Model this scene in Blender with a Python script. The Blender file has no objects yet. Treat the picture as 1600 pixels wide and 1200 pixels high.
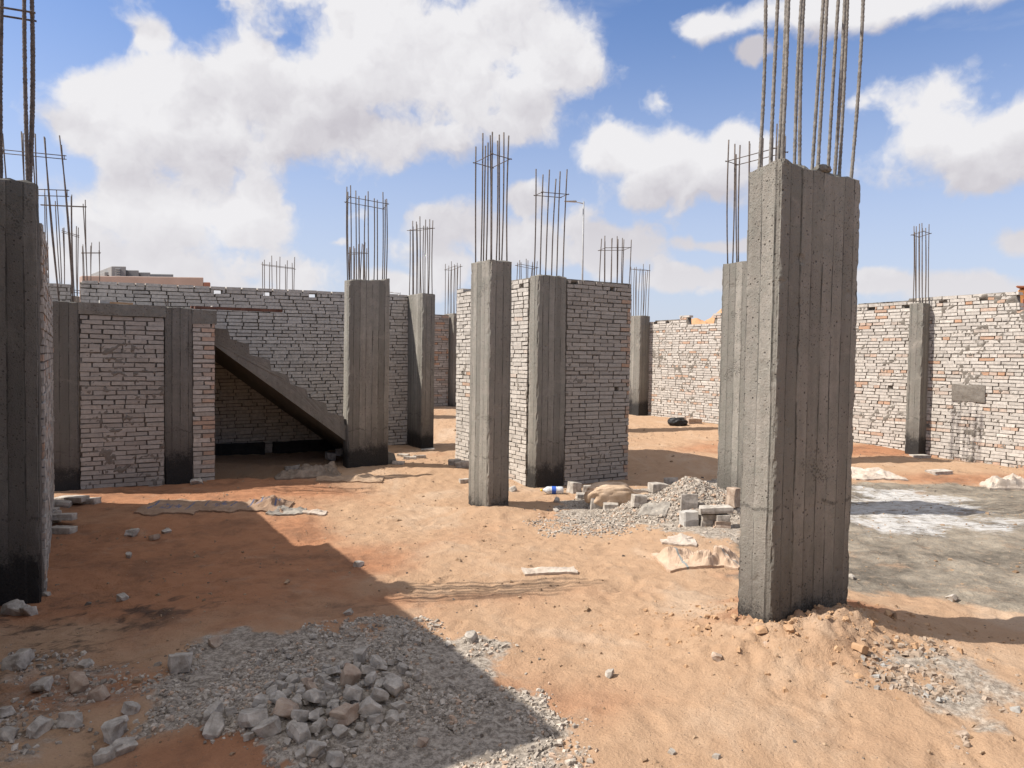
import bpy, bmesh, math, random
import numpy as np
from mathutils import Vector, Matrix
R = math.radians
random.seed(7)
rng = np.random.default_rng(11)
scene = bpy.context.scene
COL = scene.collection

# ---------------------------------------------------------------- camera, sky, sun, exposure
CAM_H = 1.68
F = 1150.0                      # focal length in photo pixels (1600 wide)
PITCH = math.atan(40.0 / F)
ROLL = 0.014
cam_data = bpy.data.cameras.new('camera')
cam = bpy.data.objects.new('camera', cam_data)
COL.objects.link(cam)
cam_data.sensor_width = 36.0
cam_data.lens = 36.0 * F / 1600.0
cam_data.clip_start = 0.05
cam_data.clip_end = 5000
MR = (Matrix.Rotation(math.pi / 2 - PITCH, 3, 'X') @ Matrix.Rotation(ROLL, 3, 'Z'))
cam.matrix_world = Matrix.Translation((0, 0, CAM_H)) @ MR.to_4x4()
scene.camera = cam


def ray(px, py):
    return MR @ Vector(((px - 800) / F, -(py - 600) / F, -1.0))


def at(px, py, z):
    """world point at height z seen at photo pixel px, py"""
    d = ray(px, py)
    t = (z - CAM_H) / d.z
    return Vector((d.x * t, d.y * t, z))


SUN_AZ = R(263)                 # clockwise from +Y (view direction)
SUN_EL = R(47.7)
sun_dir = Vector((math.sin(SUN_AZ) * math.cos(SUN_EL), math.cos(SUN_AZ) * math.cos(SUN_EL), math.sin(SUN_EL)))
sl = bpy.data.lights.new('sun', 'SUN')
sl.energy = 5.0
sl.angle = R(0.55)
sl.color = (1.0, 0.945, 0.865)
so = bpy.data.objects.new('sun', sl)
COL.objects.link(so)
so.rotation_euler = sun_dir.to_track_quat('Z', 'Y').to_euler()
scene.view_settings.view_transform = 'Standard'
scene.view_settings.look = 'None'
scene.view_settings.gamma = 1
scene.view_settings.exposure = 0.5


class NT:
    """small helper for node trees"""
    def __init__(self, tree):
        self.t = tree; self.n = tree.nodes; self.l = tree.links

    def new(self, typ, **kw):
        n = self.n.new(typ)
        for k, v in kw.items():
            setattr(n, k, v)
        return n

    def put(self, sock, v):
        if isinstance(v, bpy.types.NodeSocket):
            self.l.new(v, sock)
        elif v is not None:
            if isinstance(v, (tuple, list)) and sock.type == 'RGBA' and len(v) == 3:
                v = (*v, 1)
            sock.default_value = v

    def m(self, op, a, b=None, c=None, clamp=False):
        n = self.new('ShaderNodeMath', operation=op, use_clamp=clamp)
        self.put(n.inputs[0], a)
        if b is not None: self.put(n.inputs[1], b)
        if c is not None: self.put(n.inputs[2], c)
        return n.outputs[0]

    def v(self, op, a, b=None, out=0):
        n = self.new('ShaderNodeVectorMath', operation=op)
        self.put(n.inputs[0], a)
        if b is not None: self.put(n.inputs[1], b)
        return n.outputs['Value'] if out == 'v' else n.outputs[0]

    def noise(self, vec, scale, detail=4, rough=0.55, lac=2.0, dist=0.0, col=False):
        n = self.new('ShaderNodeTexNoise')
        if vec is not None: self.l.new(vec, n.inputs['Vector'])
        n.inputs['Scale'].default_value = scale
        n.inputs['Detail'].default_value = detail
        n.inputs['Roughness'].default_value = rough
        n.inputs['Distortion'].default_value = dist
        return n.outputs['Color' if col else 'Fac']

    def vor(self, vec, scale, feature='F1', out='Distance'):
        n = self.new('ShaderNodeTexVoronoi', feature=feature)
        self.l.new(vec, n.inputs['Vector'])
        n.inputs['Scale'].default_value = scale
        return n.outputs[out]

    def smooth(self, x, lo, hi, a=0.0, b=1.0):
        n = self.new('ShaderNodeMapRange', interpolation_type='SMOOTHSTEP')
        self.put(n.inputs[0], x)
        for i, q in enumerate((lo, hi, a, b)):
            self.put(n.inputs[1 + i], q)
        return n.outputs[0]

    def mix(self, f, a, b, blend='MIX'):
        n = self.new('ShaderNodeMix', data_type='RGBA', blend_type=blend)
        self.put(n.inputs[0], f)
        self.put(n.inputs[6], a)
        self.put(n.inputs[7], b)
        return n.outputs[2]

    def comb(self, x, y, z):
        n = self.new('ShaderNodeCombineXYZ')
        for i, q in enumerate((x, y, z)): self.put(n.inputs[i], q)
        return n.outputs[0]

    def sep(self, v):
        n = self.new('ShaderNodeSeparateXYZ'); self.l.new(v, n.inputs[0])
        return n.outputs


# ---- world: Nishita sky with procedural cumulus at real directions
world = bpy.data.worlds.new('World')
scene.world = world
world.use_nodes = True
w = NT(world.node_tree)
w.n.clear()
tc = w.new('ShaderNodeTexCoord')
dirv = w.v('NORMALIZE', tc.outputs['Generated'])
sky = w.new('ShaderNodeTexSky', sky_type='NISHITA')
sky.sun_disc = False
sky.sun_elevation = SUN_EL
sky.sun_rotation = SUN_AZ
sky.altitude = 100
sky.air_density = 1.0
sky.dust_density = 1.2
sky.ozone_density = 1.6
SKY_STR = 0.066


def azel(px, py):
    d = ray(px, py).normalized()
    return math.atan2(d.x, d.y), math.asin(d.z)


#       px    py   rx   ry
CLOUDS = [(620, 105, 340, 125), (780, 70, 150, 80), (420, 120, 150, 105), (560, 90, 140, 105), (700, 110, 170, 110), (860, 80, 105, 90), (820, 170, 90, 60), (560, 190, 180, 60),
          (215, 165, 100, 70), (310, 225, 160, 85), (130, 200, 62, 36), (340, 150, 120, 70), (225, 50, 40, 24),
          (270, 350, 160, 75), (395, 350, 125, 85), (220, 410, 180, 60), (450, 420, 120, 50),
          (960, 245, 85, 52), (1060, 262, 130, 58), (1140, 235, 65, 38),
          (1470, 205, 110, 62), (1570, 200, 90, 62), (1350, 5, 260, 34), (1190, 85, 40, 22),
          (790, 365, 150, 62), (950, 392, 105, 50), (810, 318, 40, 32), (690, 405, 110, 45),
          (1500, 446, 110, 30), (1590, 368, 45, 20), (1375, 440, 42, 20), (530, 385, 30, 14), (350, 455, 150, 36), (620, 445, 90, 32), (1150, 385, 150, 16), (1080, 440, 120, 24)]


BIG_CLOUDS = [(560, 120, 300, 130), (240, 200, 190, 110), (300, 350, 200, 80), (1030, 255, 170, 66), (1500, 205, 150, 66), (1350, 5, 260, 34)]


def cloud_field(vec, lst):
    """density: >0 in cloud; vec = (az, el, 0) socket"""
    acc = None
    for (px, py, rx, ry) in lst:
        a, e = azel(px, py)
        k = 1.0 / math.sqrt(1 + ((px - 800) / F) ** 2)
        s = w.v('SUBTRACT', vec, (a, e, 0))
        s = w.v('MULTIPLY', s, (F / rx * k * 0.95 / (k * k) ** 0.5 * 1.0, F / ry * 0.95, 0))
        ln = w.v('LENGTH', s, out='v')
        d = w.m('SUBTRACT', 1.0, ln)
        if acc is None:
            acc = d
        else:
            acc = w.m('SMOOTH_MAX', acc, d, 0.22)
    return acc


sx, sy, sz = w.sep(dirv)[:3]
az = w.m('ARCTAN2', sx, sy)
el = w.m('ARCSINE', sz)
warp = w.noise(dirv, 6.0, 3, 0.5, col=True)
warpv = w.v('MULTIPLY', w.v('SUBTRACT', warp, (0.5, 0.5, 0.5)), (0.10, 0.06, 0.0))
ae = w.v('ADD', w.comb(az, el, 0.0), warpv)


def puffs(vec, det):
    a = w.noise(vec, 12.0, det, 0.56)
    v_ = w.new('ShaderNodeTexVoronoi', feature='SMOOTH_F1')
    w.l.new(vec, v_.inputs['Vector'])
    v_.inputs['Scale'].default_value = 16.0
    v_.inputs['Smoothness'].default_value = 0.5
    b = w.m('SUBTRACT', 1.0, v_.outputs['Distance'])
    return w.m('ADD', w.m('MULTIPLY', w.m('SUBTRACT', a, 0.5), 1.0), w.m('MULTIPLY', w.m('SUBTRACT', b, 0.62), 0.55))


wv2 = w.v('ADD', dirv, w.v('MULTIPLY', w.v('SUBTRACT', w.noise(dirv, 24.0, 3, 0.6, col=True), (0.5, 0.5, 0.5)), (0.05, 0.05, 0.05)))
n1 = puffs(wv2, 7)
n2 = puffs(w.v('ADD', wv2, (-0.010, -0.003, 0.014)), 4)     # same noise, sampled towards the sun
nn1 = w.m('MULTIPLY', n1, 1.7)
fld = cloud_field(ae, CLOUDS)
fup = cloud_field(w.v('ADD', ae, (-0.01, 0.035, 0.0)), BIG_CLOUDS)
fdn = cloud_field(ae, BIG_CLOUDS)
dens = w.m('ADD', fld, nn1)
cover = w.smooth(dens, -0.14, 0.34)
# loose generic clouds away from the framed part of the sky
gen = w.smooth(w.m('ADD', w.noise(dirv, 3.0, 8, 0.55), w.smooth(w.m('ABSOLUTE', az), 0.8, 1.3, -0.2, 0.02)), 0.52, 0.66)
gen = w.m('MAXIMUM', gen, w.m('MULTIPLY', w.smooth(sz, 0.50, 0.66), w.smooth(w.noise(dirv, 2.4, 6, 0.55), 0.36, 0.50)))  # extra unseen cloud added overhead to fill open shade with neutral light
cover = w.m('MAXIMUM', cover, gen)
# thin veil
veil = w.noise(w.v('MULTIPLY', dirv, (1, 1, 4)), 3.2, 6, 0.6)
veil = w.m('MULTIPLY', w.smooth(veil, 0.46, 0.8), 0.32)
low = w.smooth(sz, 0.0, 0.46, 0.78, 0.0)
veil = w.m('MAXIMUM', veil, low)
cover2 = cover
lit = w.m('SUBTRACT', n2, n1)                       # positive: thicker cloud towards the sun, so in its shade
under = w.m('MULTIPLY', w.m('SUBTRACT', fup, fdn), 1.3)
core = w.smooth(dens, 0.35, 1.5)
shade = w.m('ADD', w.m('MULTIPLY', core, 0.45), w.m('ADD', w.m('ADD', 0.30, under), w.m('MULTIPLY', lit, 1.9)), clamp=True)
shade = w.m('MULTIPLY', shade, w.smooth(sz, 0.06, 0.26, 0.35, 0.92))
ccol = w.mix(shade, (0.91, 0.90, 0.92), (0.60, 0.575, 0.625))
hs = w.new('ShaderNodeHueSaturation')
hs.inputs['Saturation'].default_value = 1.0
w.l.new(sky.outputs[0], hs.inputs['Color'])
skyc = w.mix(1.0, hs.outputs[0], (1.24, 1.43, 1.80), 'MULTIPLY')
CL = 10.2
def scaled(v_, k):
    n_ = w.new('ShaderNodeVectorMath', operation='SCALE')
    w.put(n_.inputs[0], v_)
    n_.inputs['Scale'].default_value = k
    return n_.outputs[0]


skyc = w.mix(veil, skyc, (0.70 * CL, 0.74 * CL, 0.86 * CL))
final = w.mix(cover2, skyc, scaled(ccol, CL))
bg = w.new('ShaderNodeBackground')
w.l.new(final, bg.inputs['Color'])
bg.inputs['Strength'].default_value = SKY_STR
wo = w.new('ShaderNodeOutputWorld')
w.l.new(bg.outputs[0], wo.inputs['Surface'])
world.cycles.sampling_method = 'MANUAL'
world.cycles.sample_map_resolution = 512

# ---------------------------------------------------------------- noise in numpy


def _hash(ix, iy, iz, seed):
    h = (ix.astype(np.int64) * 374761393 + iy.astype(np.int64) * 668265263 + iz.astype(np.int64) * 2147483647 + seed * 1274126177) & 0xFFFFFFFF
    h = ((h ^ (h >> 13)) * 1274126177) & 0xFFFFFFFF
    h = (h ^ (h >> 16)) & 0xFFFFFFFF
    h = (h * 2246822519) & 0xFFFFFFFF
    h = h ^ (h >> 15)
    return (h & 0xFFFFFF) / float(0xFFFFFF)


def vnoise2(x, y, seed=0):
    x = np.asarray(x, float); y = np.asarray(y, float)
    xi = np.floor(x); yi = np.floor(y)
    fx = x - xi; fy = y - yi
    fx = fx * fx * fx * (fx * (fx * 6 - 15) + 10); fy = fy * fy * fy * (fy * (fy * 6 - 15) + 10)
    z = np.zeros_like(xi)
    a = _hash(xi, yi, z, seed); b = _hash(xi + 1, yi, z, seed)
    c = _hash(xi, yi + 1, z, seed); d = _hash(xi + 1, yi + 1, z, seed)
    return (a + (b - a) * fx + (c - a) * fy + (a - b - c + d) * fx * fy) * 2 - 1


def fbm(x, y, octaves=4, seed=0, gain=0.5):
    s = 0; a = 1; t = 0
    c, sn = math.cos(0.6), math.sin(0.6)
    for i in range(octaves):
        s = s + a * vnoise2(x, y, seed + i * 17)
        t += a; a *= gain
        x, y = (x * c - y * sn) * 2.03 + 3.1, (x * sn + y * c) * 2.03 + 7.7
    return s / t


def sstep(x, a, b):
    t = np.clip((x - a) / (b - a), 0, 1)
    return t * t * (3 - 2 * t)


# ---------------------------------------------------------------- object helpers


def tag(o, label=None, cat=None, group=None, kind=None):
    if label: o['label'] = label
    if cat: o['category'] = cat
    if group: o['group'] = group
    if kind: o['kind'] = kind
    elif cat: o['kind'] = 'thing'
    return o


def link(o, parent=None):
    COL.objects.link(o)
    if parent is not None:
        o.parent = parent
    return o


def empty(name, loc, rz=0.0):
    o = bpy.data.objects.new(name, None)
    o.empty_display_size = 0.3
    o.location = loc
    o.rotation_euler = (0, 0, rz)
    return link(o)


def mesh_np(name, verts, faces, mat, parent=None, smooth=False, uvs=None, attrs=None, loc=None):
    me = bpy.data.meshes.new(name)
    me.from_pydata([tuple(v) for v in verts] if not isinstance(verts, np.ndarray) else verts.tolist(), [],
                   faces if not isinstance(faces, np.ndarray) else faces.tolist())
    if uvs is not None:
        uvl = me.uv_layers.new(name='UVMap')
        li = np.empty(len(me.loops), dtype=np.int32)
        me.loops.foreach_get('vertex_index', li)
        if len(uvs) == len(me.loops) and len(uvs) != len(verts):
            data = np.asarray(uvs, dtype=np.float32)
        else:
            data = np.asarray(uvs, dtype=np.float32)[li]
        uvl.data.foreach_set('uv', data.ravel())
    if attrs:
        for k, (dom, arr) in attrs.items():
            a = me.attributes.new(k, 'FLOAT', dom)
            a.data.foreach_set('value', np.asarray(arr, dtype=np.float32))
    if smooth:
        me.polygons.foreach_set('use_smooth', [True] * len(me.polygons))
    me.materials.append(mat)
    me.update()
    o = bpy.data.objects.new(name, me)
    if loc is not None:
        o.location = loc
    return link(o, parent)


# ---------------------------------------------------------------- materials


def new_mat(name):
    m = bpy.data.materials.new(name)
    m.use_nodes = True
    t = NT(m.node_tree)
    b = t.n['Principled BSDF']
    return m, t, b


def bump(t, b, h, strength, dist=0.01, prev=None):
    n = t.new('ShaderNodeBump')
    n.inputs['Strength'].default_value = strength
    n.inputs['Distance'].default_value = dist
    t.put(n.inputs['Height'], h)
    if prev is not None:
        t.l.new(prev, n.inputs['Normal'])
    t.l.new(n.outputs[0], b.inputs['Normal'])
    return n.outputs[0]


def concrete_mat(name, base=(0.33, 0.305, 0.27), boards=True, tar=True):
    m, t, b = new_mat(name)
    uv = t.new('ShaderNodeUVMap').outputs[0]
    gp = t.new('ShaderNodeTexCoord').outputs['Object']
    oi = t.new('ShaderNodeObjectInfo')
    rnd = oi.outputs['Random']
    u, v, _ = t.sep(uv)[:3]
    off = t.m('MULTIPLY', rnd, 37.0)
    p3 = t.v('ADD', gp, t.comb(off, off, 0.0))
    big = t.noise(p3, 1.6, 5, 0.6)
    mid = t.noise(p3, 9.0, 6, 0.65)
    fine = t.noise(p3, 70.0, 4, 0.7)
    col = t.mix(big, (base[0] * 0.76, base[1] * 0.76, base[2] * 0.75), (base[0] * 1.22, base[1] * 1.22, base[2] * 1.22))
    streak = t.noise(t.v('MULTIPLY', p3, (14, 14, 0.9)), 1.0, 5, 0.6)
    col = t.mix(t.smooth(streak, 0.35, 0.75, 0, 0.55), col, (base[0] * 0.62, base[1] * 0.6, base[2] * 0.58))
    if boards:
        bi = t.m('FLOOR', t.m('DIVIDE', t.m('ADD', u, 50.0), 0.105))
        wn = t.new('ShaderNodeTexWhiteNoise', noise_dimensions='2D')
        t.l.new(t.comb(bi, rnd, 0.0), wn.inputs['Vector'])
        tone = t.smooth(wn.outputs['Value'], 0, 1, 0.74, 1.2)
        col = t.mix(1.0, col, t.comb(tone, tone, tone), 'MULTIPLY')
        fr = t.m('FRACT', t.m('DIVIDE', t.m('ADD', u, 50.0), 0.105))
        edge = t.m('MINIMUM', fr, t.m('SUBTRACT', 1.0, fr))
        gap = t.noise(t.comb(t.m('MULTIPLY', bi, 5.3), v, 0.0), 2.2, 4, 0.6)
        jl = t.m('MULTIPLY', t.smooth(edge, 0.02, 0.085, 1, 0), t.smooth(gap, 0.42, 0.55))
        col = t.mix(t.m('MULTIPLY', jl, 0.95), col, (0.03, 0.027, 0.025))
    patch = t.smooth(t.noise(p3, 3.1, 4, 0.7, dist=0.6), 0.56, 0.72, 0, 0.5)
    col = t.mix(patch, col, (base[0] * 1.30, base[1] * 1.27, base[2] * 1.24))
    col = t.mix(t.smooth(mid, 0.3, 0.75, 0.0, 0.55), col, (base[0] * 0.62, base[1] * 0.68, base[2] * 0.66))
    sp = t.smooth(fine, 0.66, 0.78, 0, 0.5)
    col = t.mix(sp, col, (0.42, 0.395, 0.36))
    pit = t.smooth(t.m('ADD', t.vor(p3, 26.0), t.m('MULTIPLY', mid, 0.35)), 0.26, 0.35, 1, 0)
    pit2 = t.smooth(t.m('ADD', t.vor(p3, 60.0), t.m('MULTIPLY', big, 0.45)), 0.32, 0.41, 1, 0)
    pl_ = t.m('ADD', v, t.m('MULTIPLY', t.m('SUBTRACT', t.noise(t.comb(t.m('MULTIPLY', u, 3.0), rnd, 0.0), 2.0, 4, 0.6), 0.5), 0.22))
    pz = t.m('ADD', 0.42, t.m('MULTIPLY', rnd, 0.35))
    pour = t.m('MULTIPLY', t.smooth(t.m('ABSOLUTE', t.m('SUBTRACT', pl_, pz)), 0.004, 0.016, 1, 0), t.smooth(mid, 0.40, 0.55))
    col = t.mix(t.m('MULTIPLY', pour, 0.55), col, (0.04, 0.036, 0.033))
    hc = t.m('MULTIPLY', t.smooth(t.noise(p3, 2.3, 3, 0.6), 0.60, 0.68), t.smooth(t.vor(p3, 55.0), 0.30, 0.5, 1, 0))
    pits = t.m('MAXIMUM', t.m('MAXIMUM', pit, pit2), t.m('MULTIPLY', hc, 0.7))
    col = t.mix(t.m('MULTIPLY', pits, 0.8), col, (0.045, 0.04, 0.036))
    rough = 0.9
    if tar:
        at_ = t.new('ShaderNodeAttribute', attribute_type='OBJECT', attribute_name='tar')
        ta = at_.outputs['Fac']
        tn = t.noise(t.v('MULTIPLY', p3, (1, 1, 0.7)), 7.0, 7, 0.72)
        hgt = t.m('SUBTRACT', v, t.m('ADD', ta, t.m('MULTIPLY', t.m('SUBTRACT', tn, 0.5), 0.55)))
        tm = t.smooth(t.m('ADD', hgt, t.m('MULTIPLY', t.m('SUBTRACT', fine, 0.5), 0.42)), -0.11, 0.07, 1, 0)
        soft = t.m('MULTIPLY', t.smooth(hgt, -0.05, 0.60, 0.62, 0), t.smooth(ta, 0.0, 0.05))
        col = t.mix(soft, col, (0.08, 0.07, 0.062))
        tm = t.m('MULTIPLY', tm, t.smooth(fine, 0.22, 0.42, 0.55, 1))
        col = t.mix(tm, col, (0.013, 0.0125, 0.013))
        t.l.new(t.smooth(tm, 0, 1, 0.92, 0.62), b.inputs['Roughness'])
    else:
        b.inputs['Roughness'].default_value = rough
    t.l.new(col, b.inputs['Base Color'])
    hh = t.m('ADD', t.m('MULTIPLY', mid, 0.5), t.m('MULTIPLY', fine, 0.5))
    hh = t.m('SUBTRACT', hh, t.m('MULTIPLY', pits, 0.8))
    grit = t.smooth(t.noise(t.v('MULTIPLY', p3, (1, 1, 0.55)), 130.0, 3, 0.75), 0.3, 0.75)
    col2 = t.mix(t.m('MULTIPLY', grit, 0.28), col, (base[0] * 0.45, base[1] * 0.44, base[2] * 0.42))
    t.l.new(col2, b.inputs['Base Color'])
    bump(t, b, t.m('SUBTRACT', hh, t.m('MULTIPLY', grit, 0.3)), 0.85, 0.010)
    b.inputs['Specular IOR Level'].default_value = 0.25
    return m


M_CONC = concrete_mat('board_marked_concrete', (0.29, 0.265, 0.232))
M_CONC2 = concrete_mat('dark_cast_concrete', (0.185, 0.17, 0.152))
M_PLAIN = concrete_mat('plain_concrete', (0.235, 0.217, 0.192), boards=False, tar=False)


def brick_mat():
    m, t, b = new_mat('cement_brick')
    gp = t.new('ShaderNodeTexCoord').outputs['Object']
    tone = t.new('ShaderNodeAttribute', attribute_name='tone').outputs['Fac']
    warm = t.new('ShaderNodeAttribute', attribute_name='warm').outputs['Fac']
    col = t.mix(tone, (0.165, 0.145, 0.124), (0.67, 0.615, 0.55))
    col = t.mix(warm, col, (0.46, 0.26, 0.155))
    n = t.noise(gp, 22.0, 5, 0.65)
    col = t.mix(t.smooth(n, 0.35, 0.72, 0.0, 0.5), col, (0.22, 0.205, 0.185))
    st = t.noise(gp, 3.0, 5, 0.65)
    col = t.mix(t.smooth(st, 0.55, 0.75, 0.0, 0.35), col, (0.17, 0.155, 0.14))
    fine = t.noise(gp, 120.0, 3, 0.6)
    col = t.mix(t.smooth(fine, 0.62, 0.75, 0.0, 0.4), col, (0.12, 0.11, 0.1))
    t.l.new(col, b.inputs['Base Color'])
    b.inputs['Roughness'].default_value = 0.92
    b.inputs['Specular IOR Level'].default_value = 0.2
    bump(t, b, t.m('ADD', n, fine), 0.5, 0.005)
    return m


def mortar_mat():
    m, t, b = new_mat('brick_mortar')
    gp = t.new('ShaderNodeTexCoord').outputs['Object']
    n = t.noise(gp, 14.0, 6, 0.65)
    col = t.mix(n, (0.085, 0.075, 0.064), (0.27, 0.24, 0.205))
    t.l.new(col, b.inputs['Base Color'])
    b.inputs['Roughness'].default_value = 0.95
    b.inputs['Specular IOR Level'].default_value = 0.15
    bump(t, b, t.noise(gp, 60.0, 5, 0.7), 0.7, 0.008)
    return m


M_BRICK = brick_mat()
M_MORTAR = mortar_mat()


def simple_mat(name, c1, c2, scale=8.0, rough=0.85, bs=0.4, bd=0.004, metal=0.0):
    m, t, b = new_mat(name)
    gp = t.new('ShaderNodeTexCoord').outputs['Object']
    n = t.noise(gp, scale, 6, 0.65)
    t.l.new(t.mix(t.smooth(n, 0.3, 0.7), c1, c2), b.inputs['Base Color'])
    b.inputs['Roughness'].default_value = rough
    b.inputs['Metallic'].default_value = metal
    b.inputs['Specular IOR Level'].default_value = 0.25
    bump(t, b, t.noise(gp, scale * 5, 4, 0.7), bs, bd)
    return m


M_STEEL = simple_mat('weathered_rebar', (0.075, 0.062, 0.055), (0.16, 0.13, 0.11), 30, 0.75, 0.5, 0.002)
M_STEEL2 = simple_mat('cement_crusted_rebar', (0.12, 0.11, 0.10), (0.27, 0.245, 0.215), 40, 0.85, 0.8, 0.004)
M_WOOD = simple_mat('brown_plank', (0.09, 0.042, 0.03), (0.17, 0.085, 0.06), 9, 0.8)
M_POLE = simple_mat('galvanised_pole', (0.26, 0.265, 0.27), (0.36, 0.365, 0.37), 2, 0.5)
M_STONE = simple_mat('crushed_stone', (0.22, 0.2, 0.18), (0.38, 0.35, 0.31), 25, 0.95, 0.6, 0.004)
M_CHUNK = simple_mat('broken_block', (0.25, 0.222, 0.19), (0.52, 0.47, 0.41), 14, 0.95, 0.8, 0.006)
M_CHUNKW = simple_mat('broken_warm_block', (0.28, 0.20, 0.15), (0.46, 0.37, 0.29), 14, 0.95, 0.8, 0.006)
M_CLOD = simple_mat('sand_clod', (0.36, 0.22, 0.125), (0.46, 0.30, 0.18), 14, 1.0, 0.6, 0.006)
M_DUNE = simple_mat('orange_dune', (0.38, 0.20, 0.10), (0.48, 0.29, 0.165), 0.5, 1.0, 0.8, 0.1)
M_FARGREY = simple_mat('far_grey_render', (0.20, 0.20, 0.20), (0.26, 0.255, 0.25), 0.4, 0.9)
M_FARPINK = simple_mat('far_pink_render', (0.30, 0.225, 0.19), (0.36, 0.27, 0.23), 0.4, 0.9)
M_TERRA = simple_mat('far_terracotta', (0.22, 0.10, 0.07), (0.26, 0.12, 0.085), 0.6, 0.9)
M_OCHRE = simple_mat('ochre_render', (0.66, 0.36, 0.14), (0.72, 0.41, 0.17), 0.8, 0.9)
M_ROOFRED = simple_mat('brown_cornice', (0.28, 0.12, 0.07), (0.34, 0.15, 0.09), 1.5, 0.9)
M_DARK = simple_mat('dark_opening', (0.02, 0.02, 0.02), (0.03, 0.03, 0.03), 1.5, 0.9)
M_BLACK = simple_mat('black_plastic', (0.012, 0.012, 0.013), (0.03, 0.03, 0.03), 20, 0.5)
M_TARF = simple_mat('tarred_concrete', (0.012, 0.012, 0.012), (0.03, 0.028, 0.027), 12, 0.7)
M_WHITE = simple_mat('white_block', (0.33, 0.31, 0.28), (0.46, 0.44, 0.41), 10, 0.9)

# ---------------------------------------------------------------- ground height
A_DIR = Vector((math.sin(R(59)), math.cos(R(59))))       # grid direction receding to the right
B_DIR = Vector((-math.sin(R(31)), math.cos(R(31))))      # grid direction receding to the left


def zbase(xy, py):
    """height on the vertical line through xy that is seen at photo row py"""
    lo, hi = -1.5, 4.0
    Mi = MR.transposed()
    for _ in range(40):
        z = (lo + hi) / 2
        c = Mi @ Vector((xy[0], xy[1], z - CAM_H))
        y = 600 - F * c.y / -c.z
        if y > py: lo = z
        else: hi = z
    return (lo + hi) / 2


def proj(p):
    c = MR.transposed() @ (Vector(p) - Vector((0, 0, CAM_H)))
    return 800 + F * c.x / -c.z, 600 - F * c.y / -c.z


def arr(px, py, z=2.9):
    p = at(px, py, z)
    return Vector((p.x, p.y))


CTRL = [(-3.6, 5.3, -0.17), (-2, 3, -0.12), (0, 2, -0.10), (0, 4, -0.12), (2, 3, -0.12), (4, 3, -0.12), (-6, 3, -0.12),
        (1.7, 4.8, -0.07), (0, 6.5, -0.15), (3, 6.5, -0.14), (6, 6, -0.15), (8, 9, -0.13), (5.7, 9.1, -0.15), (2.9, 8.8, -0.07),
        (-0.2, 8.9, -0.24), (0.4, 9.0, -0.22), (0.5, 10.6, -0.26), (1.9, 11.5, -0.2), (-5.5, 9.5, -0.12), (-4.4, 10.2, -0.13), (-2.5, 11.7, -0.12),
        (-1.7, 14.0, -0.07), (-0.9, 12.9, -0.14), (-2.0, 20.3, 0.33), (3.8, 19.8, 0.18), (5, 17.7, 0.12), (7.3, 14.7, 0.05), (8.3, 13.4, -0.04),
        (10, 12, -0.05), (3, 14, -0.05), (-6, 12, -0.05), (0, 17, 0.12), (-8, 20, 0.2), (30, 30, 0.1), (-30, 30, 0.1), (0, 60, 0.1), (-20, 5, -0.1), (20, 0, -0.1), (0, -20, -0.1)]
CT = np.array(CTRL)
HEAP = at(1085, 790, 0.0)              # gravel heap left of the second tall column
RUB = at(520, 1100, -0.1)
BIG = arr(1222, 250)
BIGC = BIG + A_DIR * 0.40 + B_DIR * 0.13
C765 = arr(766, 405)


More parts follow.
